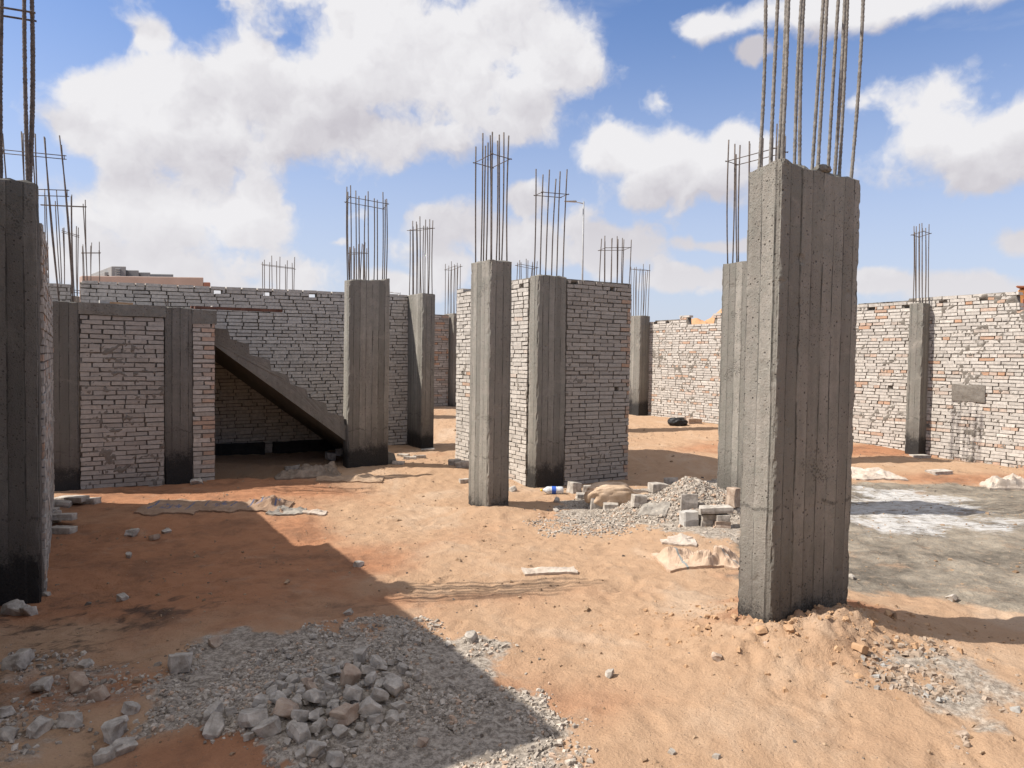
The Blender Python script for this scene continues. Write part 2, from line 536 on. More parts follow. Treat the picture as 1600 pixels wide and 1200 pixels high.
def gheight(x, y, detail=True):
    x = np.asarray(x, float); y = np.asarray(y, float)
    num = np.zeros_like(x); den = np.zeros_like(x)
    for cx, cy, cz in CT:
        d2 = (x - cx) ** 2 + (y - cy) ** 2
        wgt = 1.0 / (d2 + 0.35) ** 1.6
        num += wgt * cz; den += wgt
    h = num / den

    def hump(cx, cy, rx, ry, amp, ang=0.0, pw=1.0):
        c, s = math.cos(ang), math.sin(ang)
        dx = x - cx; dy = y - cy
        u = (dx * c + dy * s) / rx; v = (-dx * s + dy * c) / ry
        return amp * np.exp(-(u * u + v * v) ** pw)
    ma = math.atan2(A_DIR.y, A_DIR.x)
    h = h + hump(BIGC.x, BIGC.y, 0.80, 0.50, 0.16, ma)
    h = h + hump(BIG.x + 0.20, BIG.y - 0.15, 0.30, 0.2, 0.07, 0.3) + hump(BIG.x + 0.55, BIG.y + 0.10, 0.22, 0.13, 0.09, 0.5)
    h = h + hump(C765.x + 0.05, C765.y - 0.0, 0.5, 0.35, 0.07, 0)
    h = h + hump(RUB.x, RUB.y, 0.5, 0.38, 0.05, 0) + hump(-0.5, 4.4, 0.9, 0.5, 0.02, 0.3)
    hd = np.hypot((x - HEAP.x) / 0.92, (y - HEAP.y - 0.35) / 0.66)
    h = h + 0.36 * np.clip(1 - hd, 0, 1) ** 0.85 * (1 + 0.12 * fbm(x * 5, y * 5, 3, 90))
    p7 = arr(842, 430)
    hd = np.hypot((x - p7.x - 0.9) / 1.3, (y - p7.y + 0.35) / 0.45)
    h = h + 0.05 * np.exp(-hd * hd)
    # dug hole under the stairs
    hs_ = np.hypot((x + 4.15) / 0.75, (y - 11.3) / 0.55)
    h = h - 0.22 * np.exp(-hs_ ** 4)
    if detail:
        r = np.hypot(x, y)
        near = sstep(r, 30, 12)
        lump = sstep(np.hypot((x - BIGC.x) / 1.5, (y - BIGC.y + 0.2) / 0.95), 1.0, 0.15)
        h = h + 0.035 * fbm(x * 0.55, y * 0.55, 3, 5)
        h = h + near * (0.018 * fbm(x * 3.1, y * 3.1, 3, 21) + 0.013 * fbm(x * 10, y * 10, 4, 33, 0.6) - 0.010 * np.abs(fbm(x * 5.5, y * 5.5, 3, 38)))
        # trampled scoops
        cell = vnoise2(x * 4.3 + 9, y * 3.3 + 2, 61)
        h = h - near * 0.022 * np.clip(cell - 0.25, 0, 1) * (0.35 + sstep(fbm(x * 0.8, y * 0.8, 2, 75), -0.2, 0.4))
        h = h + lump * (0.060 * np.abs(fbm(x * 7, y * 7, 4, 44)) + 0.03 * fbm(x * 22, y * 22, 3, 47))
    return h


def gz(x, y):
    return float(gheight(np.array([x]), np.array([y]))[0])


def on_ground(px, py):
    d = ray(px, py)
    ks = np.arange(2.5, 26.0, 0.02) / d.y
    X = d.x * ks; Y = d.y * ks; Z = CAM_H + d.z * ks
    G = gheight(X, Y)
    hit = np.nonzero(Z <= G)[0]
    i = int(hit[0]) if len(hit) else len(ks) - 1
    return Vector((float(X[i]), float(Y[i]), float(G[i])))


def poly_mask(x, y, pts, soft=0.25, nz=0.3, nsc=2.0, seed=3):
    """1 inside the polygon, ragged by noise"""
    inside = np.zeros(x.shape, bool)
    dist = np.full(x.shape, 1e9)
    n = len(pts)
    for i in range(n):
        x1, y1 = pts[i]; x2, y2 = pts[(i + 1) % n]
        cond = ((y1 > y) != (y2 > y)) & (x < (x2 - x1) * (y - y1) / (y2 - y1 + 1e-12) + x1)
        inside ^= cond
        ex, ey = x2 - x1, y2 - y1
        t = np.clip(((x - x1) * ex + (y - y1) * ey) / (ex * ex + ey * ey), 0, 1)
        dist = np.minimum(dist, np.hypot(x - x1 - t * ex, y - y1 - t * ey))
    sd = np.where(inside, dist, -dist) + nz * fbm(x * nsc, y * nsc, 5, seed, 0.6)
    return sstep(sd, -soft, soft)


def gp(*pix):
    return [tuple(at(a, b, -0.12)[:2]) for a, b in pix]


POLY_GRAVEL = gp((215, 1085), (330, 1005), (480, 985), (640, 985), (740, 1005), (815, 1085), (895, 1170), (940, 1260), (700, 1330), (470, 1280), (440, 1170), (330, 1160), (215, 1140))
POLY_RUBLEFT = gp((-150, 1010), (60, 1000), (200, 1060), (230, 1200), (260, 1300), (-300, 1300))
POLY_SCREED = gp((1150, 905), (1330, 905), (1450, 940), (1700, 1000), (2000, 960), (1900, 760), (1560, 752), (1330, 756), (1160, 790))
POLY_WHITE = gp((1290, 800), (1330, 762), (1420, 757), (1510, 778), (1590, 802), (1560, 832), (1440, 833), (1300, 818))
POLY_WHITE2 = gp((1330, 770), (1420, 757), (1540, 790), (1480, 800), (1380, 785))
POLY_GR2 = gp((1390, 1060), (1500, 1040), (1640, 1075), (1640, 1130), (1470, 1125), (1400, 1095))
POLY_GR3 = gp((850, 800), (960, 790), (1010, 800), (960, 822), (880, 825))
POLY_GREYM = gp((870, 770), (1010, 755), (1160, 740), (1165, 850), (1080, 835), (990, 812), (880, 815))


def build_ground():
    def lines(segs):
        out = []
        for a, b, s in segs:
            n = max(1, int(round((b - a) / s)))
            out += list(np.linspace(a, b, n, endpoint=False))
        return out
    xs = lines([(-2500, -400, 350), (-400, -60, 35), (-60, -14, 2.5), (-14, -6, 0.25), (-6, -4.2, 0.06), (-4.2, 5.2, 0.022), (5.2, 9.5, 0.05), (9.5, 16, 0.3), (16, 60, 3), (60, 400, 35), (400, 2600, 350)])
    ys = lines([(-400, -40, 40), (-40, -2, 2), (-2, 2.4, 0.2), (2.4, 7.0, 0.022), (7.0, 11.5, 0.032), (11.5, 16, 0.06), (16, 24, 0.15), (24, 60, 2), (60, 400, 30), (400, 3200, 350)])
    X, Y = np.meshgrid(np.array(xs), np.array(ys))
    Z = gheight(X, Y)
    xa, ya = np.array(xs), np.array(ys)
    fr_ = np.random.default_rng(21)
    for k in range(420):                                # footprints trodden into the sand
        tx = fr_.uniform(-3.5, 4.5); ty = fr_.uniform(2.7, 9.5) if k % 3 else fr_.uniform(3, 6)
        an = fr_.uniform(-0.9, 0.9) + math.pi / 2; dp = fr_.uniform(0.003, 0.010)
        i0, i1 = np.searchsorted(xa, [tx - 0.3, tx + 0.3]); j0, j1 = np.searchsorted(ya, [ty - 0.3, ty + 0.3])
        dx = X[j0:j1, i0:i1] - tx; dy = Y[j0:j1, i0:i1] - ty
        u = (dx * math.cos(an) + dy * math.sin(an)) / 0.135; v = (-dx * math.sin(an) + dy * math.cos(an)) / 0.048
        rr = np.sqrt(u * u + v * v)
        Z[j0:j1, i0:i1] += -dp * sstep(rr, 1.05, 0.7) + dp * 0.5 * np.exp(-((rr - 1.25) / 0.22) ** 2)
    nx, ny = len(xs), len(ys)
    verts = np.stack([X.ravel(), Y.ravel(), Z.ravel()], 1)
    i = np.arange(nx * ny).reshape(ny, nx)
    faces = np.stack([i[:-1, :-1].ravel(), i[:-1, 1:].ravel(), i[1:, 1:].ravel(), i[1:, :-1].ravel()], 1)
    gr = np.maximum(poly_mask(X, Y, POLY_GRAVEL, 0.12, 0.35, 2.2, 3), 0.75 * poly_mask(X, Y, POLY_RUBLEFT, 0.2, 0.6, 2.0, 4) * 0.6)
    gr = np.maximum(gr, 0.7 * poly_mask(X, Y, POLY_GR2, 0.2, 0.35, 3, 8))
    gr = np.maximum(gr, 0.9 * poly_mask(X, Y, POLY_GREYM, 0.2, 0.4, 3, 9))
    gr = np.maximum(gr, sstep(np.hypot((X - HEAP.x) / 0.9, (Y - HEAP.y - 0.35) / 0.75), 1.15, 0.9))
    scr = poly_mask(X, Y, POLY_SCREED, 0.3, 0.7, 1.1, 12)
    wh = poly_mask(X, Y, POLY_WHITE, 0.35, 0.8, 2.2, 15)
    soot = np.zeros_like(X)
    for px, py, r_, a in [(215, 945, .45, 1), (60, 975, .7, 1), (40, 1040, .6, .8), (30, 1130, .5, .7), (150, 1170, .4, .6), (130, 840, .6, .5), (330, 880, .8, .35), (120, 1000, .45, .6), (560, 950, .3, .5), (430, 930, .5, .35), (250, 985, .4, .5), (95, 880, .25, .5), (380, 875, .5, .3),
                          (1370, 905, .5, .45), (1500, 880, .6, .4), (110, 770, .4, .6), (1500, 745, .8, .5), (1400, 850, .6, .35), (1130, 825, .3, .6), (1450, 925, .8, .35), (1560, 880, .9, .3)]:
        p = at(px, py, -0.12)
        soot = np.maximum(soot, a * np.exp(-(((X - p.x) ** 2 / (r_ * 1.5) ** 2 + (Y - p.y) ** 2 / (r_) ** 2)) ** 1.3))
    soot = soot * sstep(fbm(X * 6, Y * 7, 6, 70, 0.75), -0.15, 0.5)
    red = np.zeros_like(X)
    for px, py, rx, ry, a in [(330, 1185, .45, .25, 1), (300, 860, 1.6, 1.2, .75), (100, 930, .8, .5, .6), (560, 1030, .5, .2, .5), (720, 930, 1.0, .25, .35), (1270, 960, .55, .25, 1.1), (1200, 1000, .3, .15, .7),
                              (1350, 715, 1.2, .7, 1.0), (1500, 750, 2.0, .5, .7), (1100, 705, 1.0, 1.0, .4), (400, 760, 1.6, .9, .8), (800, 1100, .8, .4, .35), (840, 770, .4, .2, .3), (130, 1080, .6, .3, .6),
                              (1180, 900, .4, .2, .6), (1090, 880, .4, .2, .3), (600, 850, 1.2, .8, .15), (700, 640, 1.0, 1.2, .4)]:
        p = at(px, py, -0.12)
        red = np.maximum(red, a * np.exp(-(((X - p.x) / rx) ** 2 + ((Y - p.y) / ry) ** 2)))
    red = np.clip(red + 0.30 * fbm(X * 0.9, Y * 0.9, 4, 80), 0, 1)
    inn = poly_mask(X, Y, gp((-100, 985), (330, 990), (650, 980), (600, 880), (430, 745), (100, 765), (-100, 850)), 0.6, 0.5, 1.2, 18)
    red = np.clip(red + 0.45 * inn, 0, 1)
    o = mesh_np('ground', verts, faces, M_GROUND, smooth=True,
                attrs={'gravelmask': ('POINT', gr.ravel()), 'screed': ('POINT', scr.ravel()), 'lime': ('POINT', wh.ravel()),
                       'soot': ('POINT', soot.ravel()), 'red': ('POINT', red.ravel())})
    o['kind'] = 'structure'
    return o


def ground_mat():
    m, t, b = new_mat('building_site_sand')
    gpz = t.new('ShaderNodeNewGeometry').outputs['Position']
    A = lambda k: t.new('ShaderNodeAttribute', attribute_name=k).outputs['Fac']
    gr, scr, lime, soot, red = A('gravelmask'), A('screed'), A('lime'), A('soot'), A('red')
    n_big = t.noise(gpz, 0.9, 6, 0.6)
    n_mid = t.noise(gpz, 6.0, 7, 0.65)
    n_fin = t.noise(gpz, 55.0, 5, 0.7)
    n_vf = t.noise(gpz, 240.0, 3, 0.7)
    pale = t.mix(n_mid, (0.355, 0.222, 0.135), (0.47, 0.32, 0.21))
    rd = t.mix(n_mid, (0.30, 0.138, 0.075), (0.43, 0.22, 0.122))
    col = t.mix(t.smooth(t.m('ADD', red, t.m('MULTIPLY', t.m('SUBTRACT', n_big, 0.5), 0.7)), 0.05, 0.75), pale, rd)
    col = t.mix(t.smooth(t.noise(gpz, 2.3, 6, 0.7), 0.56, 0.70, 0, 0.35), col, (0.36, 0.275, 0.20))
    col = t.mix(t.smooth(n_fin, 0.60, 0.80, 0, 0.30), col, (0.22, 0.13, 0.08))
    soil = t.m('MULTIPLY', t.smooth(t.noise(gpz, 1.7, 8, 0.74), 0.44, 0.66), t.smooth(red, 0.15, 0.6))
    col = t.mix(t.m('MULTIPLY', soil, 0.6), col, (0.155, 0.088, 0.058))
    path = t.smooth(t.noise(t.v('MULTIPLY', gpz, (0.9, 0.55, 1.0)), 1.1, 5, 0.6, dist=0.8), 0.5, 0.68, 0, 0.5)
    col = t.mix(t.m('MULTIPLY', path, t.smooth(red, 0.5, 0.1)), col, (0.50, 0.385, 0.285))
    gritty = t.smooth(t.noise(gpz, 85.0, 4, 0.8), 0.50, 0.72, 0, 0.40)
    col = t.mix(gritty, col, (0.185, 0.11, 0.066))
    # small dark and pale crumbs
    cr = t.vor(gpz, 38.0)
    crc = t.vor(gpz, 38.0, out='Color')
    crx = t.sep(crc)[0]
    spot = t.m('MULTIPLY', t.smooth(cr, 0.10, 0.22, 1, 0), t.smooth(crx, 0.80, 0.86))
    col = t.mix(t.m('MULTIPLY', spot, 0.6), col, (0.22, 0.17, 0.13))
    # grey cement dust
    scol = t.mix(t.smooth(t.noise(gpz, 2.6, 8, 0.68), 0.3, 0.7), (0.11, 0.095, 0.078), (0.33, 0.285, 0.225))
    scol = t.mix(t.smooth(n_fin, 0.45, 0.75, 0, 0.6), scol, (0.10, 0.088, 0.074))
    scol = t.mix(t.smooth(t.noise(gpz, 14, 6, 0.7), 0.5, 0.7, 0, 0.55), scol, (0.34, 0.255, 0.18))
    col = t.mix(t.smooth(t.m('ADD', scr, t.m('MULTIPLY', t.m('SUBTRACT', t.noise(gpz, 2.0, 7, 0.7), 0.5), 2.0)), 0.36, 0.92), col, scol)
    ln = t.noise(t.v('MULTIPLY', gpz, (3.2, 8.0, 1.0)), 1.4, 8, 0.74, dist=1.0)
    lm = t.smooth(t.m('ADD', lime, t.m('MULTIPLY', t.m('SUBTRACT', ln, 0.5), 3.4)), 0.42, 1.35)
    col = t.mix(lm, col, t.mix(n_fin, (0.42, 0.40, 0.38), (0.60, 0.59, 0.575)))
    gcol = t.mix(t.smooth(t.noise(gpz, 30, 5, 0.8), 0.35, 0.65), (0.17, 0.142, 0.115), (0.47, 0.41, 0.345))
    gm = t.smooth(t.m('ADD', gr, t.m('MULTIPLY', t.m('SUBTRACT', n_mid, 0.5), 1.2)), 0.30, 0.75)
    col = t.mix(gm, col, gcol)
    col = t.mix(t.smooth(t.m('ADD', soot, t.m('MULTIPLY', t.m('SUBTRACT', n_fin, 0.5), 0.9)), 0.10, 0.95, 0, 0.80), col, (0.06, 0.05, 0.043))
    t.l.new(col, b.inputs['Base Color'])
    b.inputs['Roughness'].default_value = 1.0
    b.inputs['Specular IOR Level'].default_value = 0.08
    bp = t.m('ADD', t.m('MULTIPLY', n_mid, 1.3), t.m('ADD', t.m('MULTIPLY', n_fin, 0.55), t.m('MULTIPLY', n_vf, 0.14)))
    bp = t.m('ADD', bp, t.m('MULTIPLY', spot, 0.2))
    bump(t, b, bp, 0.9, 0.026)
    return m


M_GROUND = ground_mat()
build_ground()

# ---------------------------------------------------------------- builders: columns


def shaft_mesh(LA, LB, z0, z1, res, seed, parent, mat, top_fn=None, chip=1.0, name='shaft', tar=0.3, ground_z=0.0, cx=0.0, cy=0.0):
    """board-marked shaft. local frame: +x = A, +y = B, corner (0,0) is the near arris; centre offset cx, cy"""
    per = []
    segs = [((0, 0), (LA, 0), (0, -1)), ((LA, 0), (LA, LB), (1, 0)), ((LA, LB), (0, LB), (0, 1)), ((0, LB), (0, 0), (-1, 0))]
    u0 = 0.0
    for (ax, ay), (bx, by), nrm in segs:
        L = math.hypot(bx - ax, by - ay)
        n = max(3, int(round(L / res)))
        for i in range(n):
            f = i / n
            per.append((ax + (bx - ax) * f, ay + (by - ay) * f, nrm[0], nrm[1], u0 + f * L, min(f * L, L - f * L)))
        u0 += L
    per = np.array(per)
    npz = max(8, int(round((z1 - z0) / (res * 1.3))))
    zs = np.linspace(z0, z1, npz + 1)
    U, ZZ = np.meshgrid(per[:, 4], zs)
    X0 = np.broadcast_to(per[:, 0], U.shape); Y0 = np.broadcast_to(per[:, 1], U.shape)
    NX = np.broadcast_to(per[:, 2], U.shape); NY = np.broadcast_to(per[:, 3], U.shape)
    E = np.broadcast_to(per[:, 5], U.shape)
    bi = np.floor((U + 50) / 0.105)
    step = (_hash(bi, bi * 0, bi * 0, seed) - 0.5) * 0.010
    fr = (U + 50) / 0.105 - bi
    j = np.minimum(fr, 1 - fr) * 0.105
    fin = (_hash(np.round((U + 50) / 0.105), bi * 0, bi * 0, seed + 5) - 0.4) * 0.006 * np.exp(-(j / 0.006) ** 2)
    d = step + fin + 0.004 * fbm(U * 4, ZZ * 2.0, 4, seed + 9) + 0.0016 * fbm(U * 40, ZZ * 30, 2, seed + 12)
    er = np.exp(-(E / 0.012) ** 2)
    chipn = np.clip(fbm(U * 0.3 + seed, ZZ * 9, 4, seed + 20, 0.6) + 0.1, 0, 1)
    d = d - er * (0.006 + 0.022 * chip * chipn)
    cl = np.clip(fbm(U * 6, ZZ * 7, 3, seed + 31) - 0.55, 0, 1)
    d = d - 0.035 * cl
    bow = 0.006 * fbm(ZZ * 0.7, ZZ * 0 + seed, 2, seed + 40)
    X = X0 + NX * d + bow; Y = Y0 + NY * d
    # corner verts also eroded inwards on the other axis
    cxm, cym = LA / 2, LB / 2
    cor = er * (0.004 + 0.014 * chip * chipn)
    X = X + cor * np.sign(cxm - X0) * (E < 0.02) * (np.abs(NY) > 0.5)
    Y = Y + cor * np.sign(cym - Y0) * (E < 0.02) * (np.abs(NX) > 0.5)
    tf = sstep(ZZ, z1 - 0.16, z1)
    topn = 0.016 * fbm(X0 * 6 + seed, Y0 * 6, 3, seed + 50)
    if top_fn is not None:
        topn = topn + top_fn(X0, Y0)
    Z = ZZ + tf * topn - (ZZ >= z1 - 1e-6) * 0.006
    nper = len(per)
    verts = np.stack([X.ravel() - cx, Y.ravel() - cy, Z.ravel()], 1)
    uvs = np.stack([U.ravel(), (ZZ - ground_z).ravel()], 1)
    nz = npz + 1
    idx = np.arange(nper * nz).reshape(nz, nper)
    r = np.roll(idx, -1, axis=1)
    faces = np.stack([idx[:-1].ravel(), r[:-1].ravel(), r[1:].ravel(), idx[1:].ravel()], 1)
    # top cap: three inset rings + centre
    V = [verts]; UV = [uvs]; FA = [faces]
    prev = idx[-1]
    base_i = len(verts)
    top = verts[prev]
    cen = np.array([cxm - cx, cym - cy])
    for k, s in enumerate((0.86, 0.6, 0.3)):
        ring = top.copy()
        ring[:, :2] = cen + (top[:, :2] - cen) * s
        ring[:, 2] = z1 + 0.014 * fbm(ring[:, 0] * 18 + seed, ring[:, 1] * 18, 3, seed + 60) + 0.004
        if top_fn is not None:
            ring[:, 2] += top_fn(ring[:, 0] + cx, ring[:, 1] + cy)
        V.append(ring)
        UV.append(np.stack([ring[:, 0] + 7, np.full(nper, 2.5)], 1))
        cur = np.arange(base_i, base_i + nper)
        FA.append(np.stack([prev, np.roll(prev, -1), np.roll(cur, -1), cur], 1))
        prev = cur; base_i += nper
    c = np.array([[cen[0], cen[1], z1 + 0.01]])
    V.append(c); UV.append(np.array([[7.2, 2.5]]))
    tri = [(int(a), int(b), base_i) for a, b in zip(prev, np.roll(prev, -1))]
    verts = np.concatenate(V); uvs = np.concatenate(UV)
    faces = np.concatenate(FA).tolist() + tri
    o = mesh_np(name, verts, faces, mat, parent, smooth=False, uvs=uvs)
    o['tar'] = float(tar)
    return o


def tube(points, rad, sides=6, rib=0.0):
    """tube verts/faces along points; rad number or list"""
    V = []; Fc = []
    n = len(points)
    pts = [Vector(p) for p in points]
    for i, p in enumerate(pts):
        a = pts[max(0, i - 1)]; b = pts[min(n - 1, i + 1)]
        tdir = (b - a).normalized()
        ref = Vector((1, 0, 0)) if abs(tdir.x) < 0.9 else Vector((0, 1, 0))
        s = tdir.cross(ref).normalized(); q = tdir.cross(s)
        r = rad[i] if isinstance(rad, (list, tuple)) else rad
        if rib and i % 2: r *= 1 + rib
        for k in range(sides):
            an = 2 * math.pi * k / sides
            V.append(p + s * math.cos(an) * r + q * math.sin(an) * r)
    for i in range(n - 1):
        for k in range(sides):
            k2 = (k + 1) % sides
            Fc.append((i * sides + k, i * sides + k2, (i + 1) * sides + k2, (i + 1) * sides + k))
    Fc.append(tuple(range(sides))[::-1]); Fc.append(tuple((n - 1) * sides + k for k in range(sides)))
    return V, Fc


def rod_part(parent, p0, p1, rad, mat, near=False, bend=0.01, name='rebar', rnd=random):
    n = 7 if not near else int((Vector(p1) - Vector(p0)).length / 0.013)
    pts = []
    bx, by = rnd.uniform(-bend, bend), rnd.uniform(-bend, bend)
    for i in range(n + 1):
        f = i / n
        p = Vector(p0).lerp(Vector(p1), f)
        s = math.sin(f * math.pi)
        p += Vector((bx * s, by * s, 0))
        pts.append(p)
    if near:
        rad = [rad * (1 + 0.10 * rnd.uniform(-1, 1)) for _ in pts]
    V, Fc = tube(pts, rad, 8 if near else 6, 0.14 if near else 0)
    return mesh_np(name, V, Fc, mat, parent, smooth=True)


def ring_part(parent, pts, rad, mat, name='stirrup'):
    V, Fc = [], []
    n = len(pts)
    for i in range(n):
        a = Vector(pts[i]); b = Vector(pts[(i + 1) % n])
        e = (b - a).normalized() * 0.025
        v, f = tube([a - e, b + e], rad, 6)
        o = len(V)
        V += v; Fc += [tuple(k + o for k in q) for q in f]
    return mesh_np(name, V, Fc, mat, parent, smooth=True)


GRID_ROT = math.atan2(A_DIR.y, A_DIR.x)


def column(arris, LA, LB, base_py, label, z_top=2.9, rods=(4, 3), rod_top=4.35, tar=0.3, seed=1, mat=None, lean=(0, 0), top_fn=None,
           rod_r=0.009, near=False, stirrups=(4.18,), res=None, spread=1.0, group='bare concrete columns of the building site', chip=1.0, base_z=None, rod_mat=None, jitter=0.014, extra=None):
    rnd = random.Random(seed * 31)
    rz = GRID_ROT
    c = arris + A_DIR * LA / 2 + B_DIR * LB / 2
    zb = base_z if base_z is not None else zbase(arris, base_py)
    zg = min(zb, gz(c.x, c.y))
    root = empty('concrete_column', (c.x, c.y, zg), rz)
    tag(root, label, 'column', group)
    d = arris.length
    if res is None: res = min(0.05, max(0.011, d * 0.0021))
    H = z_top - zg
    shaft_mesh(LA, LB, -0.25, H, res, seed, root, mat or M_CONC, top_fn, chip, tar=tar, ground_z=(zb - zg), cx=LA / 2, cy=LB / 2)
    ins = 0.045
    nA, nB = rods
    lean = (lean[0] + rnd.uniform(-0.03, 0.03), lean[1] + rnd.uniform(-0.03, 0.03))
    pos = []
    for i in range(nA):
        f = i / (nA - 1)
        for y in (ins, LB - ins): pos.append((ins + (LA - 2 * ins) * f, y))
    for i in range(1, nB - 1):
        f = i / (nB - 1)
        for x in (ins, LA - ins): pos.append((x, ins + (LB - 2 * ins) * f))
    for (x, y) in pos:
        x -= LA / 2; y -= LB / 2
        top = rod_top - zg + rnd.uniform(-0.10, 0.12)
        p0 = (x * 0.97, y * 0.97, H - 0.08)
        p1 = (x * spread + lean[0] + rnd.gauss(0, jitter), y * spread + lean[1] + rnd.gauss(0, jitter), top)
        rod_part(root, p0, p1, rod_r, rod_mat or M_STEEL, near=near, rnd=rnd, bend=jitter)
    for k, sz_ in enumerate(stirrups):
        z = sz_ - zg
        f = (z - H) / (rod_top - zg - H)
        hx, hy = (LA / 2 - ins) * (1 + (spread - 1) * f) + rod_r * 1.6, (LB / 2 - ins) * (1 + (spread - 1) * f) + rod_r * 1.6
        lx, ly = lean[0] * f, lean[1] * f
        tx, ty = rnd.uniform(-0.035, 0.035), rnd.uniform(-0.03, 0.03)
        pts = [(sx_ * hx + lx, sy_ * hy + ly, z + tx * sx_ + ty * sy_) for sx_, sy_ in ((-1, -1), (1, -1), (1, 1), (-1, 1))]
        ring_part(root, pts, rod_r * 0.62, M_STEEL)
    return root, c, zg


# the tall front column
big_top = lambda x, y: -0.012 + 0.02 * np.exp(-((x - 0.05) / 0.12) ** 2) - 0.02 * sstep(y, 0.1, 0.24)
root_big, cbig, zbig = column(BIG, 0.79, 0.27, 985, 'tallest weathered concrete column in the right foreground, sand heaped at its foot', rods=(5, 3), rod_top=4.55, stirrups=(4.42,),
                              tar=0.10, seed=3, rod_r=0.0105, near=True, top_fn=big_top, rod_mat=M_STEEL2, jitter=0.02, lean=(0.02, 0))
# lump of concrete on its top edge
C1A = arr(58, 285) - A_DIR * 0.80
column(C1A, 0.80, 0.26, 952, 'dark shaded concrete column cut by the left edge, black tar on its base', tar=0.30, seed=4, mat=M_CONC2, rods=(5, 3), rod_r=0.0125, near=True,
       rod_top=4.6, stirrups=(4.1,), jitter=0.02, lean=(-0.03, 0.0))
P2A = arr(1128, 413) - B_DIR * 0.80
column(P2A, 0.26, 0.80, 795, 'concrete column half hidden right behind the tall front column', seed=5, tar=0.10, rods=(3, 5), lean=(0.02, 0.04), rod_top=4.38)
column(C765, 0.32, 0.52, 792, 'slim freestanding concrete column in the middle, sand mound at its foot', seed=6, tar=0.03, rods=(3, 4), rod_top=4.45, jitter=0.012)
P7A = arr(842, 430)
column(P7A, 0.51, 0.26, 768, 'concrete column built into the corner of the central brick wall', seed=7, tar=0.36, rods=(3, 2), rod_top=4.42, rod_r=0.0095, stirrups=(4.12,), top_fn=lambda x, y: 0.01 + x * 0)
C5A = arr(545, 437)
column(C5A, 0.70, 0.26, 736, 'broad concrete column at the foot of the staircase', seed=8, tar=0.40, rods=(5, 3), lean=(-0.03, 0), rod_top=4.33,
       top_fn=lambda x, y: 0.035 * x / 0.7 + 0.03 * sstep(x, 0.60, 0.66))
C4A = arr(660, 458)
column(C4A, 0.28, 0.80, 700, 'concrete column at the right end of the long shaded brick wall', seed=9, tar=0.30, rods=(3, 5), rod_top=4.28)
GA = arr(709, 489.5)
column(GA, 0.26, 0.70, 636, 'small far concrete column left of the central brick wall', seed=10, tar=0.10, rods=(3, 4), rod_top=4.25)
JA = arr(1001, 493)
column(JA, 0.35, 0.50, 650, 'far concrete column right of the central brick wall, black at its base', seed=11, tar=0.42, rods=(4, 3), rod_top=4.22)
_J = arr(1001, 493) + A_DIR * 0.35 + B_DIR * 0.15
_r = ray(1440, 560); _k = Matrix(((-B_DIR.x, -_r.x), (-B_DIR.y, -_r.y))).inverted() @ Vector((-_J.x + A_DIR.x * 0.24, -_J.y + A_DIR.y * 0.24))
LA_ = _J - A_DIR * 0.24 - B_DIR * _k.x
column(LA_, 0.30, 0.27, 714, 'concrete column set in the sunlit right hand boundary wall', seed=12, tar=0.35, rods=(3, 4), rod_top=4.22, z_top=2.81, stirrups=(4.1,))
# hidden one whose shadow reaches the right wall
column(Vector((5.0, 12.45)), 0.3, 0.5, 0, 'concrete column hidden behind the tall front column, casting its shadow to the right wall', seed=13, base_z=-0.05, rods=(3, 4), rod_top=4.3)

# stair block line (front face of the low shaded panel)
F0 = Vector((-5.93, 9.40))
FZ = -0.14


def fl(t, b=0.0):
    return F0 + A_DIR * t + B_DIR * b


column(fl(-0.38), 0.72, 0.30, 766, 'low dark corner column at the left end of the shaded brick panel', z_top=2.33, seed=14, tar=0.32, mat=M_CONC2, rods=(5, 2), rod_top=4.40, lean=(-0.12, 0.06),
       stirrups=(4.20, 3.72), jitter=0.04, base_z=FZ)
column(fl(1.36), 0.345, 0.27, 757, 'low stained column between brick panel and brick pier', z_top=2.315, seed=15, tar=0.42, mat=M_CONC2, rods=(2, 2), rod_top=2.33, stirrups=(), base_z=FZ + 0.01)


def far_column(px0, px1, py_top, label, rod_top=4.38, z_top=2.88, LB=0.3, seed=20, rods=(4, 3), base_z=0.05, n2=None, lean=(0, 0), stirrups=(4.2,)):
    a = at(px0, py_top, rod_top)
    wd = (px1 - px0) / F * a.y
    L = wd / (A_DIR.x) * 1.0 + 0.08
    return column(Vector((a.x, a.y)) - A_DIR * 0.04, L, LB, 0, label, z_top=z_top, seed=seed, base_z=base_z, rods=rods, rod_top=rod_top, rod_r=0.009 if a.y < 15 else 0.0105, lean=lean,
                  res=0.05, stirrups=stirrups, jitter=0.02)


far_column(74, 122, 300, 'column with leaning rebar just behind the low corner column', z_top=2.40, seed=21, rods=(4, 2), lean=(-0.05, 0), stirrups=(4.2, 2.75))
far_column(99, 115, 350, 'column whose small rebar cage shows between the two leaning cages at left', seed=22, rods=(3, 2))
far_column(130, 149, 382, 'far column with three thin rods left of the distant grey building', seed=23, rods=(3, 2))
far_column(414, 454, 404, 'column behind the long shaded wall, rebar cage standing against the cloud', seed=24, rods=(5, 2))
far_column(549, 570, 382, 'far column whose short rebar shows between the rods of the staircase column', seed=25, rods=(4, 3))
far_column(813, 839, 404, 'far column behind the central wall, rebar seen left of the street lamp', seed=26, rods=(4, 2))
far_column(948, 989, 373, 'column behind the right end of the central brick wall, rebar above it', seed=27, rods=(5, 2))

# ---------------------------------------------------------------- builders: brick walls
BL, BH = 0.262, 0.0622


